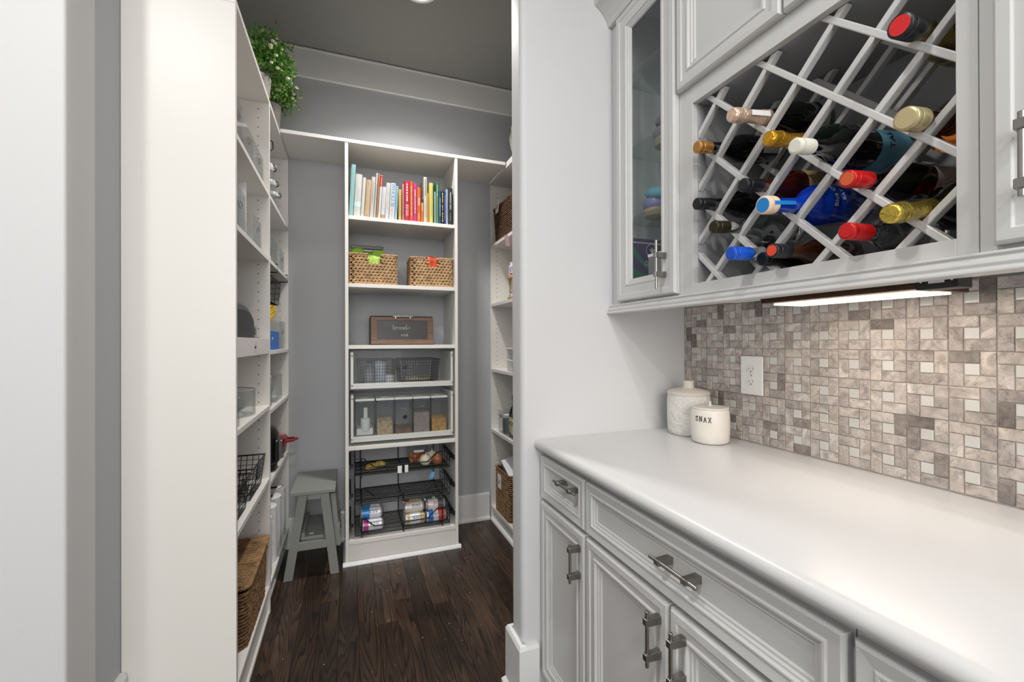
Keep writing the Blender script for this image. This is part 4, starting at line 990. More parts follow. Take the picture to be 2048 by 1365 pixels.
MB().lathe([(.0135, .1185), (.0135, .132)], (.108, 2.73, 1.0075), seg=16).build('cap', BLACKP, t)
t = thing('bag_of_flour', 'pale blue-white paper bag standing in the left wire bin', 'bag', (.175, 2.75, 1.008)); pouch(MB(), .145, .205, 2.735, 1.008, 1.135, .022, seed=12).build('bag_body', M('bag_pale_blue', (188, 202, 216), .5, var=.15), t, smooth=True)
t = thing('white_tub', 'round white tub low in the left wire bin', 'tub', (.225, 2.72, 1.008)); MB().lathe([(.020, 0), (.024, .003), (.026, .035), (.027, .045), (.02, .050), (.002, .051)], (.225, 2.715, 1.0075), seg=20).build('body', WHITEP, t, smooth=True)
o = pouch(MB(), .32, .47, 2.75, 1.008, 1.045, .06, seed=14).build('cream_packet', M('cream_packet', (208, 200, 172), .5, var=.2, vscale=30), smooth=True); tag(o, 'cream coloured packet lying in the right wire bin', 'packet'); top(o)

# canisters
CON = [('white flour scoop and powder', None), ('pistachios', (196, 172, 134)), ('brown nuts', (122, 84, 60)), ('nothing visible', (150, 130, 120)), ('golden grain', (206, 160, 78))]
cxs = [(.032, .135), (.146, .246), (.252, .353), (.359, .459), (.467, .564)]
GASK = M('canister_gasket', (58, 62, 84), .4)
def nuts(mb, x0, x1, y0, y1, z0, z1, r, n, seed):
    rs = random.Random(seed); C = []; A = []; N = []
    for i in range(n):
        f = rs.choice((0, 0, 1, 2, 3))
        x, y, z = rs.uniform(x0, x1), rs.uniform(y0, y1), rs.uniform(z0, z1)
        if f == 0: y = y0+r*rs.uniform(.2, .8)
        elif f == 1: z = z1-r*rs.uniform(0, 1)
        elif f == 2: x = x0+r*.5
        else: x = x1-r*.5
        C.append((min(max(x, x0+r), x1-r), min(max(y, y0+r), y1-r), min(max(z, z0+r*.7), z1))); v = Vector((rs.gauss(0, 1), rs.gauss(0, 1), rs.gauss(0, 1))).normalized(); A.append(v); N.append(v.orthogonal().normalized())
    lumps(mb, C, A, r, r*.62, r*.62, N)
labs = ['leftmost dry food canister with a white scoop and flour', 'second canister holding pistachios', 'middle canister with a low layer of brown nuts', 'fourth canister with white chalk writing, nearly full of pale crumbs', 'rightmost canister with golden grain in the bottom third']
for i, (x0, x1) in enumerate(cxs):
    t = thing('food_canister', labs[i], 'canister', ((x0+x1)/2, 2.75, .7005), 'clear canisters with white lids in the lower pull-out')
    y0, y1, z0, zt = 2.668, 2.835, .7008, .905
    b = MB(); w_ = .0016
    b.box(x0, x1, y0, y1, z0, z0+.003).box(x0, x0+w_, y0, y1, z0+.003, zt).box(x1-w_, x1, y0, y1, z0+.003, zt).box(x0+w_, x1-w_, y0, y0+w_, z0+.003, zt).box(x0+w_, x1-w_, y1-w_, y1, z0+.003, zt)
    b.build('clear_body', ACR2, t, bevel=.0007, bseg=1)
    MB().box(x0+.004, x1-.004, y0+.004, y1-.004, zt-.012, zt+.003).build('gasket', GASK, t, bevel=.002)
    l_ = MB().box(x0-.002, x1+.002, y0-.002, y1+.002, zt+.003, zt+.017).build('lid', WHITEP, t, bevel=.004, bseg=3)
    MB().lathe([(.022, 0), (.022, .0015), (.019, .0022), (.001, .0022)], ((x0+x1)/2, (y0+y1)/2, zt+.017), seg=24).build('lid_button', WHITEP, l_, smooth=True)
    X0, X1, Y0_, Y1_ = x0+w_+.001, x1-w_-.001, y0+w_+.001, y1-w_-.001
    if i == 0:
        MB().box(X0+.002, X1-.002, Y0_+.03, Y1_, z0+.0035, z0+.045).build('flour', M('flour_white', (236, 234, 230), .9), t, bevel=.006)
        MB().lathe([(.020, 0), (.026, .01), (.028, .05), (.027, .075), (.020, .078)], ((x0+x1)/2+.004, 2.71, z0+.028), seg=18).box((x0+x1)/2-.006, (x0+x1)/2+.014, 2.705, 2.715, z0+.10, z0+.165).build('scoop', WHITEP, t, smooth=True)
    elif i == 3:
        MB().box(X0, X1, Y0_, Y1_, z0+.0035, z0+.125).build('crumbs', M('grey_crumbs', (168, 150, 146), .9, var=.3, vscale=160, bump=.8, bscale=200), t, bevel=.004)
    else:
        c = CON[i][1]; hh = {1: .085, 2: .034, 4: .080}[i]; r = {1: .0095, 2: .006, 4: .0042}[i]; n = {1: 330, 2: 420, 4: 1300}[i]
        m = M('contents_%d' % i, c, .6, var=.35, vscale=70)
        mb = MB(); nuts(mb, X0, X1, Y0_, Y1_, z0+.003, z0+hh, r, n, i)
        mb.box(X0+r, X1-r, Y0_+r, Y1_-r, z0+.004, z0+hh-r); mb.build('contents', m, t, smooth=True, sharp=80, kind='stuff')
    if i in (2, 3):
        mb = MB(); zc_ = z0+.155 if i == 2 else z0+.162
        sc = []; X = (x0+x1)/2-.012
        for k in range(5): sc += [(X+k*.006, zc_-.004), (X+k*.006+.003, zc_+(.006 if k in (0, 3) else .003))]
        mb.tube([(p[0], y0-.0008, p[1]) for p in sc], .0007, 4); mb.build('chalk_note', CHK, t)

# wire pull-out baskets in the foot of the tower
def tier(z, label, H=.095):
    t = thing('wire_pull_out', label, 'basket', (.30, 2.78, z), 'black wire pull-out baskets in the foot of the tower')
    x0, x1, y0, y1 = .028, .570, 2.630, 2.93
    g_ = MB()
    n = 15
    for i in range(n+1): y = y0+(y1-y0)*i/n; g_.tube([(x0, y, z), (x1, y, z)], .0021, 4)
    g_.build('floor_wire', WIRE, t)
    e = MB(); r = .0034
    e.tube([(x0, y0, z+H), (x0+.045, y0, z+H), (x0+.105, y0, z+.042), (x1-.135, y0, z+.042), (x1-.075, y0, z+H), (x1, y0, z+H), (x1, y1, z+H), (x0, y1, z+H)], r, 6, True)
    e.build('scooped_rim', WIRE, t)
    e = MB(); e.tube([(x0, y0, z), (x1, y0, z), (x1, y1, z), (x0, y1, z)], r, 6, True)
    e.tube([(x0, y0, z+H*.5), (x1, y0, z+H*.30), ], .0016, 4) if False else None
    for xx in (x0+.035, .296, x1-.045): e.tube([(xx, y0-.002, z+(H if xx != .296 else .042)), (xx, y0-.002, z-.010), (xx, y1, z-.004), (xx, y1, z+H)], .0032, 6)
    for f in (.33, .66): e.tube([(x0, y0, z+H*f), (x0, y1, z+H*f)], .0016, 4); e.tube([(x1, y0, z+H*f), (x1, y1, z+H*f)], .0016, 4)
    for zz in (.02, .042): e.tube([(x0, y0, z+zz), (x1, y0, z+zz)], .0014, 4)
    for i in range(5):
        y = y0+(y1-y0)*i/4
        for xx in (x0, x1): e.tube([(xx, y, z), (xx, y, z+H)], .0018, 4)
    e.build('frame', WIRE, t)
    for xx, s_ in ((BX0+T2, 1), (BX1-T2, -1)):
        MB().box(xx+s_*.001, xx+s_*.012, y0-.01, y1, z+H*.45, z+H*.45+.024).build('slide_rail', BLACK, t, bevel=.001)
        MB().box(xx+s_*.0125, xx+s_*.024, y0+.004, y0+.03, z+H*.5, z+H*.5+.012).build('slide_bracket', BLACK, t)
tier(.492, 'top black wire pull-out with onions and fruit'); tier(.325, 'empty middle black wire pull-out'); tier(.153, 'bottom black wire pull-out holding drink cans')
def onion(c, r, rgb, lab, name='onion'):
    t = thing(name, lab, 'onion', (c[0], c[1], c[2]-r)); m = M('onion_%d' % rgb[0], rgb, .35, var=.12, vscale=25, stretch=(2, 2, .4))
    MB(Matrix.Translation(c) @ Matrix.Rotation(R(25), 4, 'X')).lathe([(.004, -r*.95), (r*.5, -r*.88), (r*.86, -r*.5), (r, 0), (r*.86, r*.48), (r*.5, r*.8), (r*.2, r*.95), (.004, r*1.12)], (0, 0, 0), seg=20).build('bulb', m, t, smooth=True, sharp=80)
    MB(Matrix.Translation(c) @ Matrix.Rotation(R(25), 4, 'X')).lathe([(.004, r*1.08), (.0025, r*1.35), (.0035, r*1.42)], (0, 0, 0), seg=8).build('stem', m, t, smooth=True)
onion((.432, 2.685, .533), .036, (226, 218, 190), 'white onion at the front of the top wire pull-out')
onion((.482, 2.755, .536), .038, (204, 208, 188), 'pale green-white onion behind the other two')
onion((.506, 2.690, .530), .036, (166, 98, 64), 'brown skinned onion beside the white one')
for i, (xx, yy, a) in enumerate(((.118, 2.69, 18), (.165, 2.70, -22))):
    t = thing('banana', ('left' if i == 0 else 'right')+' one of two short yellow-brown bananas on the left of the top pull-out', 'fruit', (xx, yy, .495), 'bananas')
    pts = [(xx+(-.035+.07*k/6)*math.cos(R(a)), yy+(-.035+.07*k/6)*math.sin(R(a)), .514+.010*math.sin(math.pi*k/6)+(.012*k/6 if i else 0)) for k in range(7)]
    mb = MB()
    for k in range(6):
        r0 = .006+.013*math.sin(math.pi*(k+.01)/6)**.5; r1 = .006+.013*math.sin(math.pi*min(k+1, 5.9)/6)**.5; mb.cyl(pts[k], pts[k+1], r0, r1, 10)
    mb.build('fruit_body', M('banana_skin', (176, 148, 72), .5, var=.3, vscale=30), t, smooth=True, sharp=70)
    mb = MB(); mb.cyl(pts[-1], (pts[-1][0]+.012*math.cos(R(a)), pts[-1][1], pts[-1][2]+.01), .004, .003, 6); mb.build('stalk', M('banana_stalk', (96, 74, 40), .7), t)
t = thing('fruit_clamshell', 'clear box of orange and red cherry tomatoes at the back of the top pull-out', 'box', (.415, 2.85, .495))
MB().openbox(.345, .468, 2.765, 2.90, .4945, .585, .0015).build('clear_box', ACR2, t)
MB().box(.375, .435, 2.764, 2.7645, .562, .576).build('box_label', PAPER, t)
rs = random.Random(4); TOM = [M('tomato_orange', (226, 134, 34), .3), M('tomato_red', (190, 52, 34), .3), M('tomato_yellow', (228, 176, 60), .3)]
for k in range(26):
    x = .362+(k % 5)*.0225; y = 2.783+((k//5) % 3)*.032; z = .508+(k//15)*.026+rs.uniform(0, .004)
    MB().ball((x, y, z), .0118, 10, 6).build('cherry_tomato', TOM[rs.randrange(3)], t, smooth=True)
o = MB().box(.262, .286, 2.626, 2.6272, .485, .527).build('price_tag', PAPER); tag(o, 'white paper tag clipped to the rim of the top pull-out, left of the centre wire', 'tag'); top(o)
o = MB().box(.303, .322, 2.626, 2.6272, .486, .528).build('price_tag', PAPER); tag(o, 'white paper tag clipped to the rim of the top pull-out, right of the centre wire', 'tag'); top(o)
o = MB(Matrix.Translation((.462, 2.625, .452)) @ Matrix.Rotation(R(14), 4, 'Y')).box(-.013, .013, 0, .0012, -.02, .02).build('blue_hang_tag', M('hang_tag_blue', (96, 156, 206), .4, var=.3, vscale=60)); tag(o, 'small blue plastic tag hanging from the onion bag', 'tag'); top(o)
CANW = M('can_aluminium', (206, 210, 214), .28, .6)
def can(x0, yc, zc, cols, lab, L=.121, r=.033, group='drink cans in the bottom pull-out'):
    t = thing('drink_can', lab, 'can', (x0, yc, zc-r), group)
    MB().lathe([(r-.008, 0), (r-.005, -.002+.002), (r-.003, .003), (r-.0005, .009), (r, .012), (r, L-.012), (r-.0005, L-.009), (r-.004, L-.003), (r-.006, L), (r-.007, L-.002), (.002, L-.002)], (x0, yc, zc), (1, 0, 0), 28).build('can_body', CANW, t, smooth=True)
    for i, (a, b_, c) in enumerate(cols): MB().lathe([(r+.0004, L*a), (r+.0004, L*b_)], (x0, yc, zc), (1, 0, 0), 28, cap=False).build('printed_band', M('canprint_%d_%d_%d' % c, c, .35, .2, var=.1, vscale=50), t, smooth=True)
    mb = MB(); scribble(mb, (x0+L*.6, yc-r*.85-.0012, zc+r*.5), (1, 0, 0), (0, .6, .8), L*.4, .018, 2, random.Random(int(zc*1000+x0*100)), .5)
    mb.build('print', M('can_ink', (74, 92, 120), .5), t)
B1, W1, P1 = (64, 140, 206), (226, 228, 232), (188, 66, 140)
zb = .1565+.0335
can(.062, 2.672, zb, [(.1, .32, P1), (.32, .92, W1)], 'white and pink drink can, lowest at the left front', r=.0325)
can(.058, 2.740, zb, [(.08, .35, B1), (.35, .92, W1)], 'white and blue drink can behind the pink one', r=.0325)
can(.058, 2.706, zb+.057, [(.08, .42, B1), (.42, .92, W1)], 'white and blue drink can on top of the left pair', r=.0325)
can(.056, 2.808, zb, [(.08, .6, B1), (.6, .92, W1)], 'blue drink can at the back of the left stack', r=.0325)
can(.056, 2.775, zb+.057, [(.08, .5, B1), (.5, .92, W1)], 'blue and silver drink can high at the back of the left stack', r=.0325)
GD, BK = (196, 172, 118), (58, 54, 50)
can(.305, 2.676, zb, [(.1, .25, GD), (.25, .75, W1), (.75, .92, GD)], 'white and gold can with dark print, front of the middle stack', r=.0325)
can(.303, 2.742, zb, [(.1, .4, GD), (.4, .9, W1)], 'gold can behind the white and gold one', r=.0325)
can(.304, 2.709, zb+.057, [(.1, .9, (222, 216, 204))], 'cream white can on top of the middle stack', r=.0325)
can(.302, 2.778, zb+.057, [(.1, .35, (150, 40, 40)), (.35, .9, GD)], 'tan can with red rim high at the back of the middle stack', r=.0325)
can(.432, 2.676, zb, [(.1, .35, (52, 120, 196)), (.35, .6, W1), (.6, .92, (206, 74, 50))], 'blue, white and red can at the lower right front', r=.0325)
can(.432, 2.742, zb, [(.1, .9, (66, 110, 84))], 'green can behind the blue and red one', r=.0325)
can(.433, 2.709, zb+.057, [(.08, .12, (190, 40, 40)), (.12, .62, (232, 228, 226)), (.62, .66, (190, 40, 40)), (.66, .9, (96, 96, 100))], 'white can with thin red borders on the right stack', r=.0325)
can(.431, 2.778, zb+.057, [(.1, .45, (58, 110, 84)), (.45, .6, W1), (.6, .9, (58, 110, 84))], 'green and white can at the back right', r=.0325)
for x0, x1, lab in ((.052, .186, 'left'), (.296, .428, 'middle'), (.429, .560, 'right')):
    o = MB(); x0b = x0; o.box(x0b, x0b+.0016, 2.640, 2.86, .1552, .272).box(x1-.0016, x1, 2.640, 2.86, .1552, .272).box(x0+.0016, x1-.0016, 2.640, 2.86, .1552, .1562)
    o = o.build('can_organiser', ACR); tag(o, 'clear plastic can organiser around the %s stack of cans' % lab, 'organiser'); top(o)

# ------------------------------------------------------------------ step stool
t = thing('step_stool', 'grey painted wooden step stool in the corner between left shelves and tower', 'stool', (-.185, 2.75, 0))
MB().box(-.292, -.072, 2.535, 2.925, .447, .466).build('seat_board', GREYP, t, bevel=.002)
def beam(p0, p1, wx, wy, name, par=t, top_cut=True):
    p0, p1 = Vector(p0), Vector(p1); vs = []
    for p in (p0, p1): vs += [(p.x-wx/2, p.y-wy/2, p.z), (p.x+wx/2, p.y-wy/2, p.z), (p.x+wx/2, p.y+wy/2, p.z), (p.x-wx/2, p.y+wy/2, p.z)]
    return MB().add(vs, [(3, 2, 1, 0), (4, 5, 6, 7), (0, 1, 5, 4), (1, 2, 6, 5), (2, 3, 7, 6), (3, 0, 4, 7)]).build(name, GREYP, par, bevel=.0015)
for y in (2.560, 2.895):
    beam((-.305, y, .0005), (-.232, y, .4465), .044, .022, 'leg'); beam((-.077, y, .0005), (-.128, y, .4465), .044, .022, 'leg')
    MB().box(-.21, -.148, y-.011, y+.011, .415, .446).build('apron', GREYP, t, bevel=.001)
    a = .150; MB().prism([(-.259, a), (-.116, a), (-.120, a+.042), (-.252, a+.042)], 1, y-.010, y+.010).build('rail', GREYP, t, bevel=.001)
MB().box(-.245, -.135, 2.573, 2.885, .196, .212).build('lower_step', GREYP, t, bevel=.002)
o = MB().box(-.205, -.185, 2.60, 2.618, .2125, .2130).build('sticker', PAPER, t)
MB().box(-.242, -.225, 2.572, 2.884, .2125, .235).build('side_rail', GREYP, t, bevel=.001)
for y in (2.610, 2.845): beam((-.060, y, .13), (-.088, y, .42), .026, .018, 'hinged_leg')
MB().box(-.066, -.052, 2.60, 2.855, .205, .240).build('hinged_rail', GREYP, t, bevel=.001)
MB().box(-.092, -.076, 2.60, 2.855, .335, .372).build('hinged_rail', GREYP, t, bevel=.001)

# ------------------------------------------------------------------ left bay contents
def acr_bin(label, x0, x1, y0, y1, z0, z1, group, face='x'):
    t = thing('acrylic_bin', label, 'bin', ((x0+x1)/2, (y0+y1)/2, z0), group)
    MB().openbox(x0, x1, y0, y1, z0, z1, .0022).build('bin_body', ACR2, t, bevel=.0008, bseg=1)
    zc = z0+(z1-z0)*.62; yc = (y0+y1)/2; hw = min(.030, (y1-y0)*.28)
    pts = [(x1+.0012, yc-hw+.008*0, zc), ]
    ring = [(x1+.0015, yc+hw*math.cos(a), zc+.011*math.sin(a)) for a in [2*math.pi*k/16 for k in range(16)]]
    MB().tube(ring, .0018, 6, True).build('hand_hole_rim', M('acrylic_edge', (150, 152, 152), .2), t, smooth=True)
    return t
GA = 'clear acrylic bins on the left shelves'
acr_bin('clear bin nearest the camera on the upper left shelf, red packets inside', -.60, XL-.012, 1.668, 1.80, 1.9435, 2.09, GA)
o = pouch(MB(), -.56, -.38, 1.735, 1.95, 2.10, .03, seed=21).build('red_packet', M('packet_redwhite', (206, 110, 104), .4, var=.4, vscale=30), smooth=True); tag(o, 'red and white packet in the upper left acrylic bin', 'packet'); top(o)
acr_bin('clear bin in the middle of the upper left shelf with a chrome scoop inside', -.60, XL-.012, 1.81, 1.995, 1.9435, 2.065, GA)
acr_bin('clear empty bin at the far end of the upper left shelf', -.60, XL-.012, 2.005, 2.20, 1.9435, 2.065, GA)
o = MB().lathe([(.018, 0), (.024, .006), (.026, .06), (.02, .08), (.008, .085)], (-.42, 1.90, 1.9465), seg=18).build('metal_scoop', CHROME, smooth=True); tag(o, 'chrome scoop in the middle acrylic bin', 'scoop'); top(o)
acr_bin('clear bin nearest the camera on the second left shelf holding grey packets', -.60, XL-.012, 1.668, 1.85, 1.6425, 1.79, GA)
o = pouch(MB(), -.57, -.38, 1.75, 1.65, 1.84, .035, seed=23).build('grey_packet', M('packet_grey', (92, 94, 98), .35, .3, var=.3, vscale=30), smooth=True); tag(o, 'dark silver packet in the near bin of the second left shelf', 'packet'); top(o)
t = thing('black_tin', 'black tin with gold band at the near end of the second left shelf', 'tin', (-.48, 1.70, 1.80))
MB().box(-.53, -.37, 1.672, 1.722, 1.80, 1.872).build('tin_body', BLACKP, t, bevel=.006, bseg=3); MB().box(-.532, -.3685, 1.6725, 1.7235, 1.828, 1.836).build('gold_band', COPP, t)
o = pouch(MB(), -.57, -.37, 1.925, 1.645, 1.865, .03, seed=25).build('white_bag', M('bag_white', (232, 232, 230), .5, var=.06), smooth=True); tag(o, 'white foil bag with a fruit picture, standing on the second left shelf', 'bag'); top(o)
acr_bin('clear bin with rounded hand hole at the far end of the second left shelf', -.60, XL-.012, 1.985, 2.15, 1.6425, 1.765, GA)
# toaster
t = thing('toaster', 'black toaster with chrome lever on the white pull-out tray', 'toaster', (-.47, 1.94, 1.2155))
arcp = [(1.70, 1.2158)]+[(1.70+(.0 if k == 0 else 0)+.0, 1.30) for k in range(1)]+[(1.925-.225*math.cos(R(a)), 1.325+.078*math.sin(R(a))) for a in range(10, 175, 12)]+[(2.158, 1.30), (2.172, 1.2158)]
MB().prism(arcp, 0, -.575, -.385).build('shell', M('toaster_black', (14, 14, 16), .25, coat=.3), t, bevel=.008, bseg=3, smooth=True)
MB().prism([(1.73, 1.22), (1.73, 1.31)]+[(1.915-.185*math.cos(R(a)), 1.322+.055*math.sin(R(a))) for a in range(10, 175, 15)]+[(2.11, 1.22)], 0, -.384, -.374).build('end_plate', M('toaster_grey', (22, 23, 26), .35), t, bevel=.003)
MB().box(-.425, -.385, 2.155, 2.205, 1.308, 1.322).box(-.425, -.385, 2.193, 2.206, 1.285, 1.322).build('lever', NICKELD, t, bevel=.004, bseg=3)
MB().lathe([(.011, 0), (.011, .006), (.007, .009), (.001, .009)], (-.42, 2.115, 1.372), (0, .6, .8), 16).build('dial', CHROME, t, smooth=True)
# turntable bin, tumbler
t = thing('round_acrylic_bin', 'round clear acrylic turntable bin on the shelf below the toaster', 'bin', (-.475, 2.005, .9615))
MB().lathe([(.120, 0), (.122, .004), (.122, .10)], (-.478, 2.01, .9617), seg=40, cap=False).lathe([(.119, .100), (.119, .003), (.001, .003)], (-.478, 2.01, .9617), seg=40, cap=False).build('bin_wall', ACR2, t, smooth=True)
MB().tube([(-.478+.1215*math.cos(2*math.pi*k/40), 2.01+.1215*math.sin(2*math.pi*k/40), 1.062) for k in range(40)], .002, 6, True).build('rim', MC['acrylic_edge'], t, smooth=True)
mb = MB(); T_ = (-.478+.123*math.cos(R(-55)), 2.01+.123*math.sin(R(-55)), 1.01); scribble(mb, T_, (.82, .57, 0), (0, 0, 1), .035, .05, 7, random.Random(31), .6); mb.build('barcode_label', INK, t)
for i, (yy, hh, rr, lab) in enumerate(((1.725, .10, .048, 'short clear tumbler nearest the camera below the toaster'), (1.80, .155, .036, 'taller clear jar with crossed ribs behind the tumbler'))):
    t = thing('clear_jar', lab, 'jar', (-.40, yy, .9615))
    c = (-.402 if i == 0 else -.52, yy, .9617)
    MB().lathe([(rr-.004, 0), (rr, .004), (rr, hh)], c, seg=28, cap=False).lathe([(rr-.002, hh), (rr-.002, .004), (.001, .004)], c, seg=28, cap=False).build('jar_wall', ACR2, t, smooth=True)
    MB().tube([(c[0]+rr*math.cos(2*math.pi*k/28), c[1]+rr*math.sin(2*math.pi*k/28), c[2]+hh) for k in range(28)], .002, 6, True).build('rim', MC['acrylic_edge'], t)
# wire baskets
for i, (yc, W_, lab) in enumerate(((1.79, .22, 'black wire basket nearest the camera on the lower left shelf'), (2.08, .25, 'black wire basket with a dark label farther along the lower left shelf'))):
    t = thing('wire_basket', lab, 'basket', (-.47, yc, .6275), 'black wire baskets on the lower left shelf')
    T = Matrix.Translation((-.478, yc, .630)); wirebin(t, T, .25, W_, .125, 11, 6, 10, .0015, .0034, .88)
    if i: MB(T).box(.120, .1225, -.035, .035, .055, .095).build('slate_label', BLACKP, t)
o = pouch(MB(), -.56, -.40, 2.08, .636, .70, .07, seed=31).build('snack_packet', M('packet_tan', (120, 110, 96), .5, var=.3, vscale=25), smooth=True); tag(o, 'crumpled tan packet in the farther black wire basket', 'packet'); top(o)
# large lidded wicker basket
t = thing('lidded_basket', 'large dark seagrass basket with its lid pushed askew at the foot of the left shelves', 'basket', (-.475, 2.02, .1305))
T = Matrix.Translation((-.480, 2.025, .1308)); basket(t, T, .262, .40, .205, SEAD, 'weave', rowh=.0125, seed=41, taper=.05)
lt = Matrix.Translation((-.480, 2.035, .345)) @ Matrix.Rotation(R(2.0), 4, 'X') @ Matrix.Rotation(R(-9), 4, 'Y')
mb = MB(lt); C = []; A = []; N = []; rs = random.Random(6)
for r_ in range(22):
    x = -.130+.0122*r_
    for k in range(37): C.append((x+(.006 if k % 2 else 0), -.2+.011*k, .004+rs.uniform(0, .002)+.018*math.sin(math.pi*(r_/21)))); A.append((1, .36 if k % 2 else -.36, 0)); N.append((0, 0, 1))
lumps(mb, C, A, .0092, .0056, .0042, N); SEAL = M('seagrass_lid', (142, 110, 74), .8, var=.5, vscale=22); mb.build('lid_weave', SEAL, t, smooth=True, sharp=80, kind='stuff')
mb = MB(lt); C = []; A = []; N = []
for p, tg, nn in rrect(-.137, .137, -.208, .208, .02, .012): C.append((p[0], p[1], 0)); A.append((tg[0]*.8+nn[0]*.5, tg[1]*.8+nn[1]*.5, .3)); N.append((nn[0]*.3, nn[1]*.3, .95))
lumps(mb, C, A, .012, .0085, .0085, N); mb.build('lid_rim', SEAL, t, smooth=True, sharp=80)
MB(lt).box(-.13, .13, -.2, .2, -.003, .002).build('lid_core', SEAC, t)
# far bay
GJ = 'lidded jars on the top shelf of the far left bay'
for i, (yy, hh, rr) in enumerate(((2.40, .30, .046), (2.52, .225, .042), (2.63, .175, .038), (2.74, .145, .036))):
    c = (-.405, yy, 1.9433); t = thing('lidded_jar', ('tallest', 'second tallest', 'third', 'shortest, farthest')[i]+' clear jar with grey flip lid in the far bay', 'jar', c, GJ)
    MB().lathe([(rr-.004, 0), (rr, .005), (rr, hh*.78), (rr*.9, hh*.82)], c, seg=24).build('jar_body', ACR2, t, smooth=True)
    MB().lathe([(rr*.93, hh*.82), (rr, hh*.84), (rr, hh*.95), (rr*.9, hh*.98), (.002, hh)], c, seg=24).build('lid', M('jar_lid_grey', (206, 206, 210), .3), t, smooth=True)
    MB().tube([(c[0]+rr, yy, c[2]+hh*.80), (c[0]+rr+.012, yy, c[2]+hh*.84), (c[0]+rr+.010, yy, c[2]+hh*.95), (c[0]+rr*.7, yy, c[2]+hh*.985)], .003, 6).build('lid_clip', BLACKP, t, smooth=True)
acr_bin('clear bin behind the partition on the second shelf of the far bay', -.60, XL-.014, 2.45, 2.62, 1.6425, 1.775, GA)
acr_bin('clear bin beside the white carton in the far bay', -.60, XL-.014, 2.70, 2.88, 1.6425, 1.775, GA)
o = MB().box(-.52, -.40, 2.645, 2.69, 1.6425, 1.72).build('white_carton', PAPER, bevel=.002); tag(o, 'small white carton between two clear bins in the far bay', 'carton'); top(o)
# under-shelf hanging basket
t = thing('hanging_wire_basket', 'black wire basket hanging on hooks under a shelf of the far left bay', 'basket', (-.48, 2.55, 1.42))
mb = MB()
for yy in (2.48, 2.86):
    mb.tube([(-.58, yy, 1.646), (XL+.006, yy, 1.646), (XL+.006, yy, 1.604), (-.56, yy, 1.604)], .0032, 6)
mb.build('hook', WIRE, t)
T = Matrix.Translation((-.475, 2.60, 1.46)); mb = MB(T)
wirebin(t, T, .22, .34, .125, 9, 4, 14, .0016, .0036, .92)
mb = MB(); mb.tube([(-.40, 2.48, 1.604), (-.40, 2.48, 1.585)], .004, 6); mb.tube([(-.40, 2.745, 1.604), (-.40, 2.745, 1.585)], .004, 6); mb.tube([(-.40, 2.745, 1.606), (-.40, 2.86, 1.606)], .003, 6); mb.build('hanger_post', WIRE, t)
# blue box, yellow bag, bin
t = thing('cardboard_box', 'bright blue open box of packets in the far left bay', 'box', (-.45, 2.56, 1.2135))
MB().openbox(-.56, XL-.014, 2.36, 2.665, 1.2135, 1.308, .002).build('box_walls', M('blue_card', (20, 108, 196), .45), t)
text('print_on_box', 're', .028, (XL-.0135, 2.455, 1.272), (0, 1, 0), (0, 0, 1), PAPER, t)
t = acr_bin('grey clear bin standing beside the blue box', -.58, XL-.014, 2.69, 2.92, 1.2135, 1.372, GA)
o = pouch(MB(Matrix.Translation((-.43, 2.68, 1.375)) @ Matrix.Rotation(R(80), 4, 'Z') @ Matrix.Rotation(R(-24), 4, 'Y')), -.20, .17, 0, -.035, .055, .035, seed=33).build('yellow_bag', M('bag_yellow', (240, 196, 24), .35, var=.12, vscale=14), smooth=True); tag(o, 'large yellow snack bag lying across the blue box', 'bag'); top(o)
o = pouch(MB(Matrix.Translation((-.47, 2.60, 1.425)) @ Matrix.Rotation(R(80), 4, 'Z') @ Matrix.Rotation(R(-20), 4, 'Y')), -.14, .14, 0, -.02, .035, .02, seed=34).build('pink_packet', M('packet_pink', (226, 186, 180), .4, var=.2, vscale=20), smooth=True); tag(o, 'pale pink packet on top of the yellow bag', 'packet'); top(o)
o = pouch(MB(), -.54, -.385, 2.50, 1.225, 1.345, .04, seed=35).build('brown_packet', M('packet_brown', (150, 108, 84), .4, var=.5, vscale=30), smooth=True); tag(o, 'brown and silver packet standing inside the blue box', 'packet'); top(o)
# bags in bin, shelf .935
t = thing('clear_container', 'clear container holding a folded taupe bag in the far left bay', 'container', (-.45, 2.68, .9355))
MB().openbox(-.55, XL-.016, 2.58, 2.80, .9355, 1.075, .002).build('container_walls', ACR2, t, bevel=.001)
o = pouch(MB(Matrix.Translation((-.45, 2.69, 0)) @ Matrix.Rotation(R(90), 4, 'Z')), -.09, .09, 0, .94, 1.085, .06, seed=36).build('taupe_bag', M('bag_taupe', (168, 152, 140), .5, var=.15, vscale=25), smooth=True); tag(o, 'taupe plastic bag folded inside the clear container', 'bag'); top(o)
t = thing('clear_jar', 'slim pale blue-green glass jar just behind the partition', 'jar', (-.40, 2.45, .9355))
MB().lathe([(.038, 0), (.042, .004), (.042, .12), (.036, .13)], (-.405, 2.46, .9357), seg=24).build('jar_body', clear('pale_jar_glass', (196, 210, 210), .5), t, smooth=True)
MB().lathe([(.038, .1305), (.040, .134), (.040, .148), (.034, .152), (.001, .152)], (-.405, 2.46, .9357), seg=24).build('lid', M('jar_lid_grey', (206, 206, 210), .3), t, smooth=True)
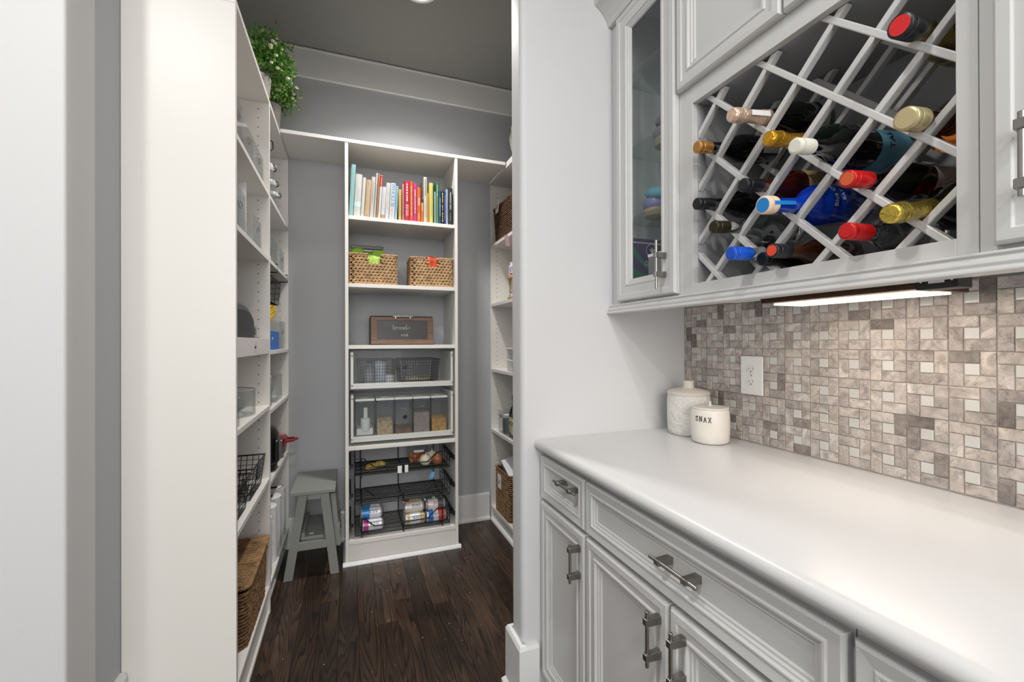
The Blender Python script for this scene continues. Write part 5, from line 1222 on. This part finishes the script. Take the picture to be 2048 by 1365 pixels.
# pressure cooker, red pot
c = (-.485, 2.53, .6003)
t = thing('pressure_cooker', 'black and steel electric pressure cooker in the far left bay', 'cooker', c)
MB().lathe([(.122, 0), (.134, .006), (.137, .030), (.135, .036)], c, seg=40).build('base_ring', BLACKP, t, smooth=True)
MB().lathe([(.136, .0365), (.136, .165)], c, seg=40).build('steel_body', M('dark_steel', (96, 97, 100), .32, .9, var=.06, vscale=80), t, smooth=True)
MB().lathe([(.138, .1655), (.142, .170), (.142, .182), (.138, .192), (.125, .215), (.09, .232), (.04, .240), (.035, .250), (.001, .252)], c, seg=40).build('lid', BLACKP, t, smooth=True)
mb = MB(Matrix.Translation(c) @ Matrix.Rotation(R(-2), 4, 'Z')); mb.box(.128, .152, -.058, .058, .045, .160); mb.build('control_panel', M('panel_black', (28, 28, 30), .25), t, bevel=.012, bseg=3)
c = (-.452, 2.79, .6003)
t = thing('dutch_oven', 'red enamel pot with a loop handle poking out past the shelf in the far bay', 'pot', c)
MB().lathe([(.085, 0), (.095, .004), (.110, .03), (.118, .085), (.119, .105)], c, seg=36).build('pot_body', M('red_enamel', (130, 18, 20), .18, coat=.6), t, smooth=True)
MB().lathe([(.121, .1055), (.122, .110), (.112, .122), (.06, .135), (.02, .140), (.001, .140)], c, seg=36).build('lid', MC['red_enamel'], t, smooth=True)
MB().tube([(c[0]+.105, c[1]-.045, c[2]+.092), (c[0]+.150, c[1]-.036, c[2]+.096), (c[0]+.168, c[1], c[2]+.098), (c[0]+.150, c[1]+.036, c[2]+.096), (c[0]+.105, c[1]+.045, c[2]+.092)], .0075, 8).build('loop_handle', MC['red_enamel'], t, smooth=True)
MB().lathe([(.006, .1405), (.006, .150), (.020, .158), (.020, .164), (.001, .168)], c, seg=20).build('knob', MC['red_enamel'], t, smooth=True)
# paper towels
PT = M('paper_towel', (236, 236, 236), .85, bump=.35, bscale=90)
for i, (yy, xx) in enumerate(((2.385, -.415), (2.545, -.415), (2.70, -.415), (2.855, -.415))):
    c = (xx, yy, .1308); t = thing('paper_towel_roll', ('paper towel roll nearest the partition', 'second paper towel roll from the partition', 'third paper towel roll from the partition', 'paper towel roll nearest the back wall')[i], 'paper towels', c, 'paper towel rolls on the base shelf')
    MB().lathe([(.058, 0), (.061, .002), (.061, .278), (.058, .280), (.021, .280), (.021, .20)], c, seg=32).build('roll', PT, t, smooth=True)
    MB().lathe([(.0205, .205), (.0205, .2795)], c, seg=20).build('cardboard_core', M('core_dark', (40, 34, 30), .9), t)

# ------------------------------------------------------------------ right bay contents
def tagp(t, T, lab=True):
    MB(T).box(-.032, .032, -.0015, .0015, -.045, .045).build('paper_tag', PAPER, t, bevel=.001)
    mb = MB(T); scribble(mb, (0, -.0018, 0), (1, 0, 0), (0, 0, 1), .034, .03, 2, random.Random(3), .45); mb.build('tag_print', INK, t)
t = thing('lidded_basket', 'dark brown lidded wicker basket with a white tag on the upper right shelf', 'basket', (1.08, 2.735, 1.932))
T = Matrix.Translation((1.083, 2.735, 1.9323)) @ Matrix.Rotation(0, 4, 'Z')
DKW = M('wicker_dark_brown', (98, 72, 52), .75, var=.5, vscale=38)
basket(t, T, .27, .37, .235, DKW, 'weave', rowh=.0125, seed=51, taper=.08)
mb = MB(T); C = []; A = []; N = []
for r_ in range(22):
    x = -.128+.0122*r_
    for k in range(34): C.append((x, -.185+.011*k+(.0055 if r_ % 2 else 0), .247+.016*math.sin(math.pi*r_/21))); A.append((.3 if r_ % 2 else -.3, 1, 0)); N.append((0, 0, 1))
lumps(mb, C, A, .0092, .0056, .0042, N); mb.build('lid_weave', DKW, t, smooth=True, sharp=80, kind='stuff')
tagp(t, Matrix.Translation((.938, 2.80, 2.165)) @ Matrix.Rotation(R(-90), 4, 'Z') @ Matrix.Rotation(R(-4), 4, 'X'))
o = MB(Matrix.Translation((XR-.002, 2.60, 1.905)) @ Matrix.Rotation(R(8), 4, 'X') @ Matrix.Rotation(R(-14), 4, 'Y')).box(-.001, .001, -.032, .034, -.048, .022).build('pink_sticky_note', M('pink_note', (226, 176, 190), .7)); tag(o, 'pale pink sticky note hanging from the upper right shelf edge', 'note'); top(o)
t = thing('two_tier_turntable', 'two tier bamboo turntable on the right shelf', 'turntable', (1.07, 2.61, 1.518)); BAM = M('bamboo', (196, 160, 112), .5, var=.12, vscale=14)
c = (1.075, 2.60, 1.5185)
MB().lathe([(.10, 0), (.10, .004), (.128, .006), (.130, .016), (.128, .018), (.125, .010), (.001, .010)], c, seg=40).build('lower_tier', BAM, t, smooth=True)
MB().lathe([(.128, .135), (.130, .137), (.130, .152), (.127, .154), (.125, .145), (.001, .145)], c, seg=40).build('upper_tier', BAM, t, smooth=True)
for a in (150, 270, 30): x, y = c[0]+.115*math.cos(R(a)), c[1]+.115*math.sin(R(a)); MB().cyl((x, y, c[2]+.0105), (x, y, c[2]+.135), .006, seg=10).build('post', BAM, t)
for i, (dx, dy, lv, hh, rr, lab, rgb) in enumerate(((-.075, .045, .146, .10, .034, 'white supplement bottle with blue print and a red dot on the upper tier', (230, 232, 238)), (-.072, -.040, .146, .105, .034, 'white bottle with black and blue print beside it on the upper tier', (228, 228, 228)),
                                          (-.060, -.030, .011, .112, .040, 'cream jar with printed panel on the lower tier', (226, 220, 196)), (-.09, .045, .011, .04, .018, 'small vial with blue cap on the lower tier', (214, 218, 214)))):
    cc = (c[0]+dx, c[1]+dy, c[2]+lv); t = thing('supplement_bottle', lab, 'bottle', cc)
    MB().lathe([(rr-.003, 0), (rr, .003), (rr, hh*.78), (rr*.7, hh*.85)], cc, seg=24).build('bottle_body', M('jar_%d_%d_%d' % rgb, rgb, .35), t, smooth=True)
    MB().lathe([(rr*.78, hh*.85), (rr*.8, hh*.86), (rr*.8, hh*.99), (.001, hh)], cc, seg=24).build('cap', WHITEP if i != 3 else BLC, t, smooth=True)
    mb = MB(); a = R(215); n_ = Vector((math.cos(a), math.sin(a), 0)); scribble(mb, Vector(cc)+n_*(rr+.0012)+Vector((0, 0, hh*.45)), (-n_.y, n_.x, 0), (0, 0, 1), rr*.7, hh*.5, 5, random.Random(60+i), .35); mb.build('print', M('blue_black_ink', (50, 66, 120), .6) if i < 2 else INK, t)
    if i == 0: p = Vector(cc)+n_*(rr+.0005)+Vector((0, 0, .018)); MB().lathe([(.009, 0), (.009, .001)], p, n_, 16).build('red_dot', M('red_dot', (190, 50, 44), .5), t)
for i, z in enumerate((1.0625, 1.138)):
    t = thing('stacking_container', ('lower' if i == 0 else 'upper')+' clear stacking container with a white rim on the right shelf', 'container', (1.05, 2.60, z), 'stacked clear containers')
    MB().openbox(.955, 1.16, 2.48, 2.66, z, z+.066, .002).build('container_walls', ACR2, t)
    MB().box(.952, 1.163, 2.477, 2.663, z+.066, z+.073).build('lid', WHITEP, t, bevel=.002)
    MB().box(.97, 1.15, 2.50, 2.565, z+.0025, z+.045).build('tea_packets', M('tea_%d' % i, ((90, 88, 90), (196, 180, 160))[1-i], .6), t)
    MB().box(.954, .9548, 2.54, 2.56, z+.018, z+.058).build('latch', BLACKP, t)
o = MB().lathe([(.03, 0), (.034, .004), (.034, .10), (.030, .11), (.036, .112), (.036, .13), (.001, .132)], (1.03, 2.43, 1.0625), seg=24).build('lidded_glass', ACR2, smooth=True); tag(o, 'clear lidded glass half hidden by the door wall on the right shelf', 'jar'); top(o)
GB2 = 'clear bins on the right shelf'
def bin2(lab, y0, y1, z1):
    t = thing('acrylic_bin', lab, 'bin', (1.05, (y0+y1)/2, .6405), GB2)
    MB().openbox(.948, 1.20, y0, y1, .6405, z1, .0022).build('bin_body', ACR2, t, bevel=.0008, bseg=1)
    yc = (y0+y1)/2; MB().tube([(.9465, yc+.028*math.cos(a), z1-.035+.010*math.sin(a)) for a in [2*math.pi*k/16 for k in range(16)]], .0022, 6, True).build('hand_hole_rim', BLACKP, t)
bin2('far clear bin on the right shelf holding a dark jar', 2.70, 2.82, .79); bin2('near clear bin on the right shelf holding oil bottles', 2.44, 2.69, .775)
def oil(lab, c, hh, rr, body, capc, lbl):
    t = thing('oil_bottle', lab, 'bottle', c)
    MB().lathe([(rr-.003, 0), (rr, .003), (rr, hh*.55), (rr*.8, hh*.66), (rr*.42, hh*.74), (rr*.38, hh*.9)], c, seg=24).build('bottle_body', body, t, smooth=True)
    MB().lathe([(rr*.44, hh*.88), (rr*.46, hh*.9), (rr*.46, hh*.995), (.001, hh)], c, seg=20).build('cap', capc, t, smooth=True)
    MB().lathe([(rr+.0006, hh*.1), (rr+.0006, hh*.48)], c, seg=24, cap=False).build('label_wrap', lbl, t, smooth=True)
oil('dark olive oil bottle with black cap behind the gold capped one', (.992, 2.63, .6435), .265, .034, DKG, BLACKP, M('label_cream', (206, 194, 150), .6, var=.2, vscale=40))
oil('dark olive oil bottle with gold cap and cream label', (.985, 2.555, .6435), .27, .038, DKG, GSC, MC['label_cream'])
oil('amber vinegar bottle with white and red label', (.985, 2.475, .6435), .15, .026, BRN, BRN, M('label_whitered', (226, 200, 190), .6, var=.3, vscale=30))
t = thing('dark_jar', 'dark blue jar inside the far clear bin', 'jar', (1.0, 2.76, .6435)); MB().lathe([(.036, 0), (.04, .004), (.04, .09), (.034, .1)], (1.0, 2.76, .6435), seg=24).build('jar_body', M('navy_jar', (50, 56, 70), .4), t, smooth=True); MB().lathe([(.036, .1005), (.037, .118), (.001, .12)], (1.0, 2.76, .6435), seg=24).build('lid', WHITEP, t, smooth=True)
for i, (yc, lab) in enumerate(((2.735, 'seagrass basket with a white tag at the foot of the right shelves, farther one'), (2.405, 'seagrass basket with a white tag at the foot of the right shelves, nearer one'))):
    t = thing('tall_basket', lab, 'basket', (1.07, yc, .10), 'seagrass baskets at the foot of the right shelves')
    T = Matrix.Translation((1.078, yc, .1005)); basket(t, T, .27, .28, .295, M('seagrass_mid', (150, 118, 84), .75, var=.45, vscale=38), 'weave', rowh=.0125, seed=60+i)
    tagp(t, Matrix.Translation((.936, yc+.03, .318)) @ Matrix.Rotation(R(-90), 4, 'Z'))
o = MB(Matrix.Translation((1.04, 2.68, .43)) @ Matrix.Rotation(R(22), 4, 'X') @ Matrix.Rotation(R(-18), 4, 'Y')).box(-.09, .08, -.09, .09, -.06, .022).build('silver_box', M('box_silver_white', (214, 218, 222), .4), bevel=.002); tag(o, 'silver-white product box tilted in the farther right basket', 'box'); top(o)
mb = MB(Matrix.Translation((1.04, 2.68, .43)) @ Matrix.Rotation(R(22), 4, 'X') @ Matrix.Rotation(R(-18), 4, 'Y')); scribble(mb, (-.0905, 0, .0), (0, -1, 0), (0, 0, 1), .10, .014, 1, random.Random(5), .5); q = mb.build('box_print', INK); q.parent = o
o = MB().box(1.04, 1.13, 2.62, 2.625+.02, .36, .50).build('green_carton', M('carton_green', (28, 110, 58), .5)); tag(o, 'dark green carton standing in the farther right basket', 'carton'); top(o)
o = pouch(MB(Matrix.Rotation(0, 4, 'Z')), .99, 1.12, 2.45, .33, .46, .03, seed=44).build('purple_packet', M('packet_purple', (130, 40, 120), .4), smooth=True); tag(o, 'purple packet sticking out of the nearer right basket', 'packet'); top(o)

# ------------------------------------------------------------------ on top of the shelving
def plant(lab, c, rx, ry, rz, n, nf, seed, pr, pc=None):
    rs = random.Random(seed); t = thing('potted_plant', lab, 'plant', (c[0], c[1], ZTOP+.0005), 'faux plants on the top shelf')
    pz = ZTOP+.0008; ph = c[2]-rz*.75-pz
    mb = MB()
    seg = 30; prof = [(pr*.72, 0), (pr*.78, .004), (pr*.92, ph*.45), (pr, ph*.9), (pr*1.02, ph), (pr*.9, ph), (pr*.85, ph*.85), (.002, ph*.84)]
    mb.lathe(prof, (pc[0], pc[1], pz), seg=seg); mb.build('pot', M('grey_whitewashed_pot', (150, 145, 138), .85, var=.22, vscale=22, bump=1, bscale=34), t, smooth=True)
    LG = M('leaf_green', (80, 140, 44), .5, var=.35, vscale=26); LG2 = M('leaf_light_green', (140, 182, 78), .5, var=.2, vscale=26)
    lf = MB(); lf2 = MB(); sm_ = MB()
    def tip():
        while True:
            v = Vector((rs.gauss(0, 1), rs.gauss(0, 1), rs.gauss(0, 1))).normalized()
            if v.z > -.55: return v
    for i in range(n):
        v = tip(); f = rs.uniform(.35, 1.12); lump = 1+.30*math.sin(v.x*7+seed)*math.cos(v.y*6)
        p = Vector((c[0]+v.x*rx*f*lump, c[1]+v.y*ry*f*lump, c[2]+v.z*rz*f*lump))
        L = rs.uniform(.015, .026); a = (v+Vector((rs.gauss(0, .7), rs.gauss(0, .7), rs.gauss(0, .7)))).normalized(); s_ = a.cross(Vector((rs.gauss(0, 1), rs.gauss(0, 1), rs.gauss(0, 1)))).normalized(); nrm = a.cross(s_)
        q = [p, p+a*L*.45+s_*L*.34+nrm*L*.08, p+a*L, p+a*L*.45-s_*L*.34+nrm*L*.08, p+a*L*.5-nrm*L*.04]
        (lf if rs.random() < .68 else lf2).add(q, [(0, 1, 4), (1, 2, 4), (2, 3, 4), (3, 0, 4)])
    lf.cur = 0; lf.build('foliage', LG, t, kind='stuff'); lf2.build('light_foliage', LG2, t, kind='stuff')
    for i in range(34):
        v = tip(); p = Vector((c[0]+v.x*rx*.92, c[1]+v.y*ry*.92, c[2]+v.z*rz*.92)); b0 = Vector((pc[0], pc[1], pz+ph*.85)); sm_.tube([b0, (b0+p)/2+Vector((0, 0, .02)), p], .0012, 4)
    sm_.build('stems', M('stem_green', (86, 116, 50), .6), t)
    FW = M('rosebud_cream', (232, 230, 196), .6, var=.08, vscale=80)
    for i in range(nf):
        v = tip()
        if v.x < -.2: v.x = -v.x
        if v.y > .5: v.y = -v.y
        p = (c[0]+v.x*rx*1.0, c[1]+v.y*ry*1.0, c[2]+v.z*rz*1.0); r = rs.uniform(.007, .0105)
        mb = MB(); mb.ball(p, r*.7, 8, 6)
        for k in range(5): a = 2*math.pi*k/5; mb.ball((p[0]+r*.5*math.cos(a), p[1]+r*.5*math.sin(a), p[2]+r*.1), (r*.55, r*.55, r*.7), 6, 4)
        mb.build('rosebud', FW, t, smooth=True)
plant('larger leafy faux plant with cream rosebuds in a whitewashed pot on the left top shelf', (-.372, 2.42, 2.605), .115, .15, .13, 1500, 22, 3, .075, (-.425, 2.36))
plant('smaller faux plant with cream rosebuds behind the larger one on the left top shelf', (-.375, 2.78, 2.640), .085, .10, .085, 800, 11, 8, .060, (-.42, 2.76))
c = (1.115, 2.72, 2.3928); t = thing('carved_vase', 'white carved vase on the top shelf, half hidden by the door wall', 'vase', c)
VM = M('white_plaster', (226, 222, 214), .75)
MB().lathe([(.045, 0), (.052, .006), (.040, .02), (.050, .05), (.085, .12), (.103, .20), (.104, .25), (.096, .285), (.100, .292), (.098, .302), (.088, .300), (.085, .27), (.002, .26)], c, seg=40).build('vase_body', VM, t, smooth=True)
mb = MB()
for k in range(14):
    a = 2*math.pi*k/14
    pts = []
    for j in range(9):
        u = j/8; rr = .060+.046*math.sin(min(1, u*1.1)*math.pi*.5); an = a+.22*math.sin(u*2*math.pi); pts.append((c[0]+rr*math.cos(an), c[1]+rr*math.sin(an), c[2]+.07+.17*u))
    mb.tube(pts, .005, 6)
    an = a+.22; mb.tube([(c[0]+.106*math.cos(an+.11*math.cos(q)), c[1]+.106*math.sin(an+.11*math.cos(q)), c[2]+.215+.016*math.sin(q)) for q in [2*math.pi*i/10 for i in range(10)]], .004, 6, True)
mb.build('carved_relief', VM, t, smooth=True)
# recessed ceiling light
for i, (x, y, lab) in enumerate(((.34, 2.26, 'recessed round downlight in the pantry ceiling'), (-.15, .25, 'recessed round downlight over the hall near the counter'), (-.95, .15, 'recessed round downlight over the hall, left'), (.10, -1.2, 'recessed round downlight farther back over the hall'))):
    t = thing('recessed_downlight', lab, 'light', (x, y, CEIL))
    MB().lathe([(.095, 0), (.095, .004), (.080, .008), (.074, .004), (.074, 0)], (x, y, CEIL), (0, 0, -1), 32, cap=False).build('trim_ring', TRIM, t, smooth=True)
    MB().lathe([(.0735, 0), (.0735, .003)], (x, y, CEIL-.0002), (0, 0, -1), 32).build('lens', M('lamp_lens', (255, 248, 238), .4, emit=6), t)
# bits on the floor
rs = random.Random(17); mb = MB()
for k in range(34): mb.ball((rs.uniform(-.28, .85), rs.uniform(1.55, 2.55), .0010), (rs.uniform(.0012, .003), rs.uniform(.001, .002), .0012), 6, 4)
o = mb.build('floor_crumbs', M('crumb_tan', (206, 180, 140), .8)); tag(o, 'scattered pale crumbs on the dark wood floor', 'crumbs'); o['kind'] = 'stuff'; top(o)
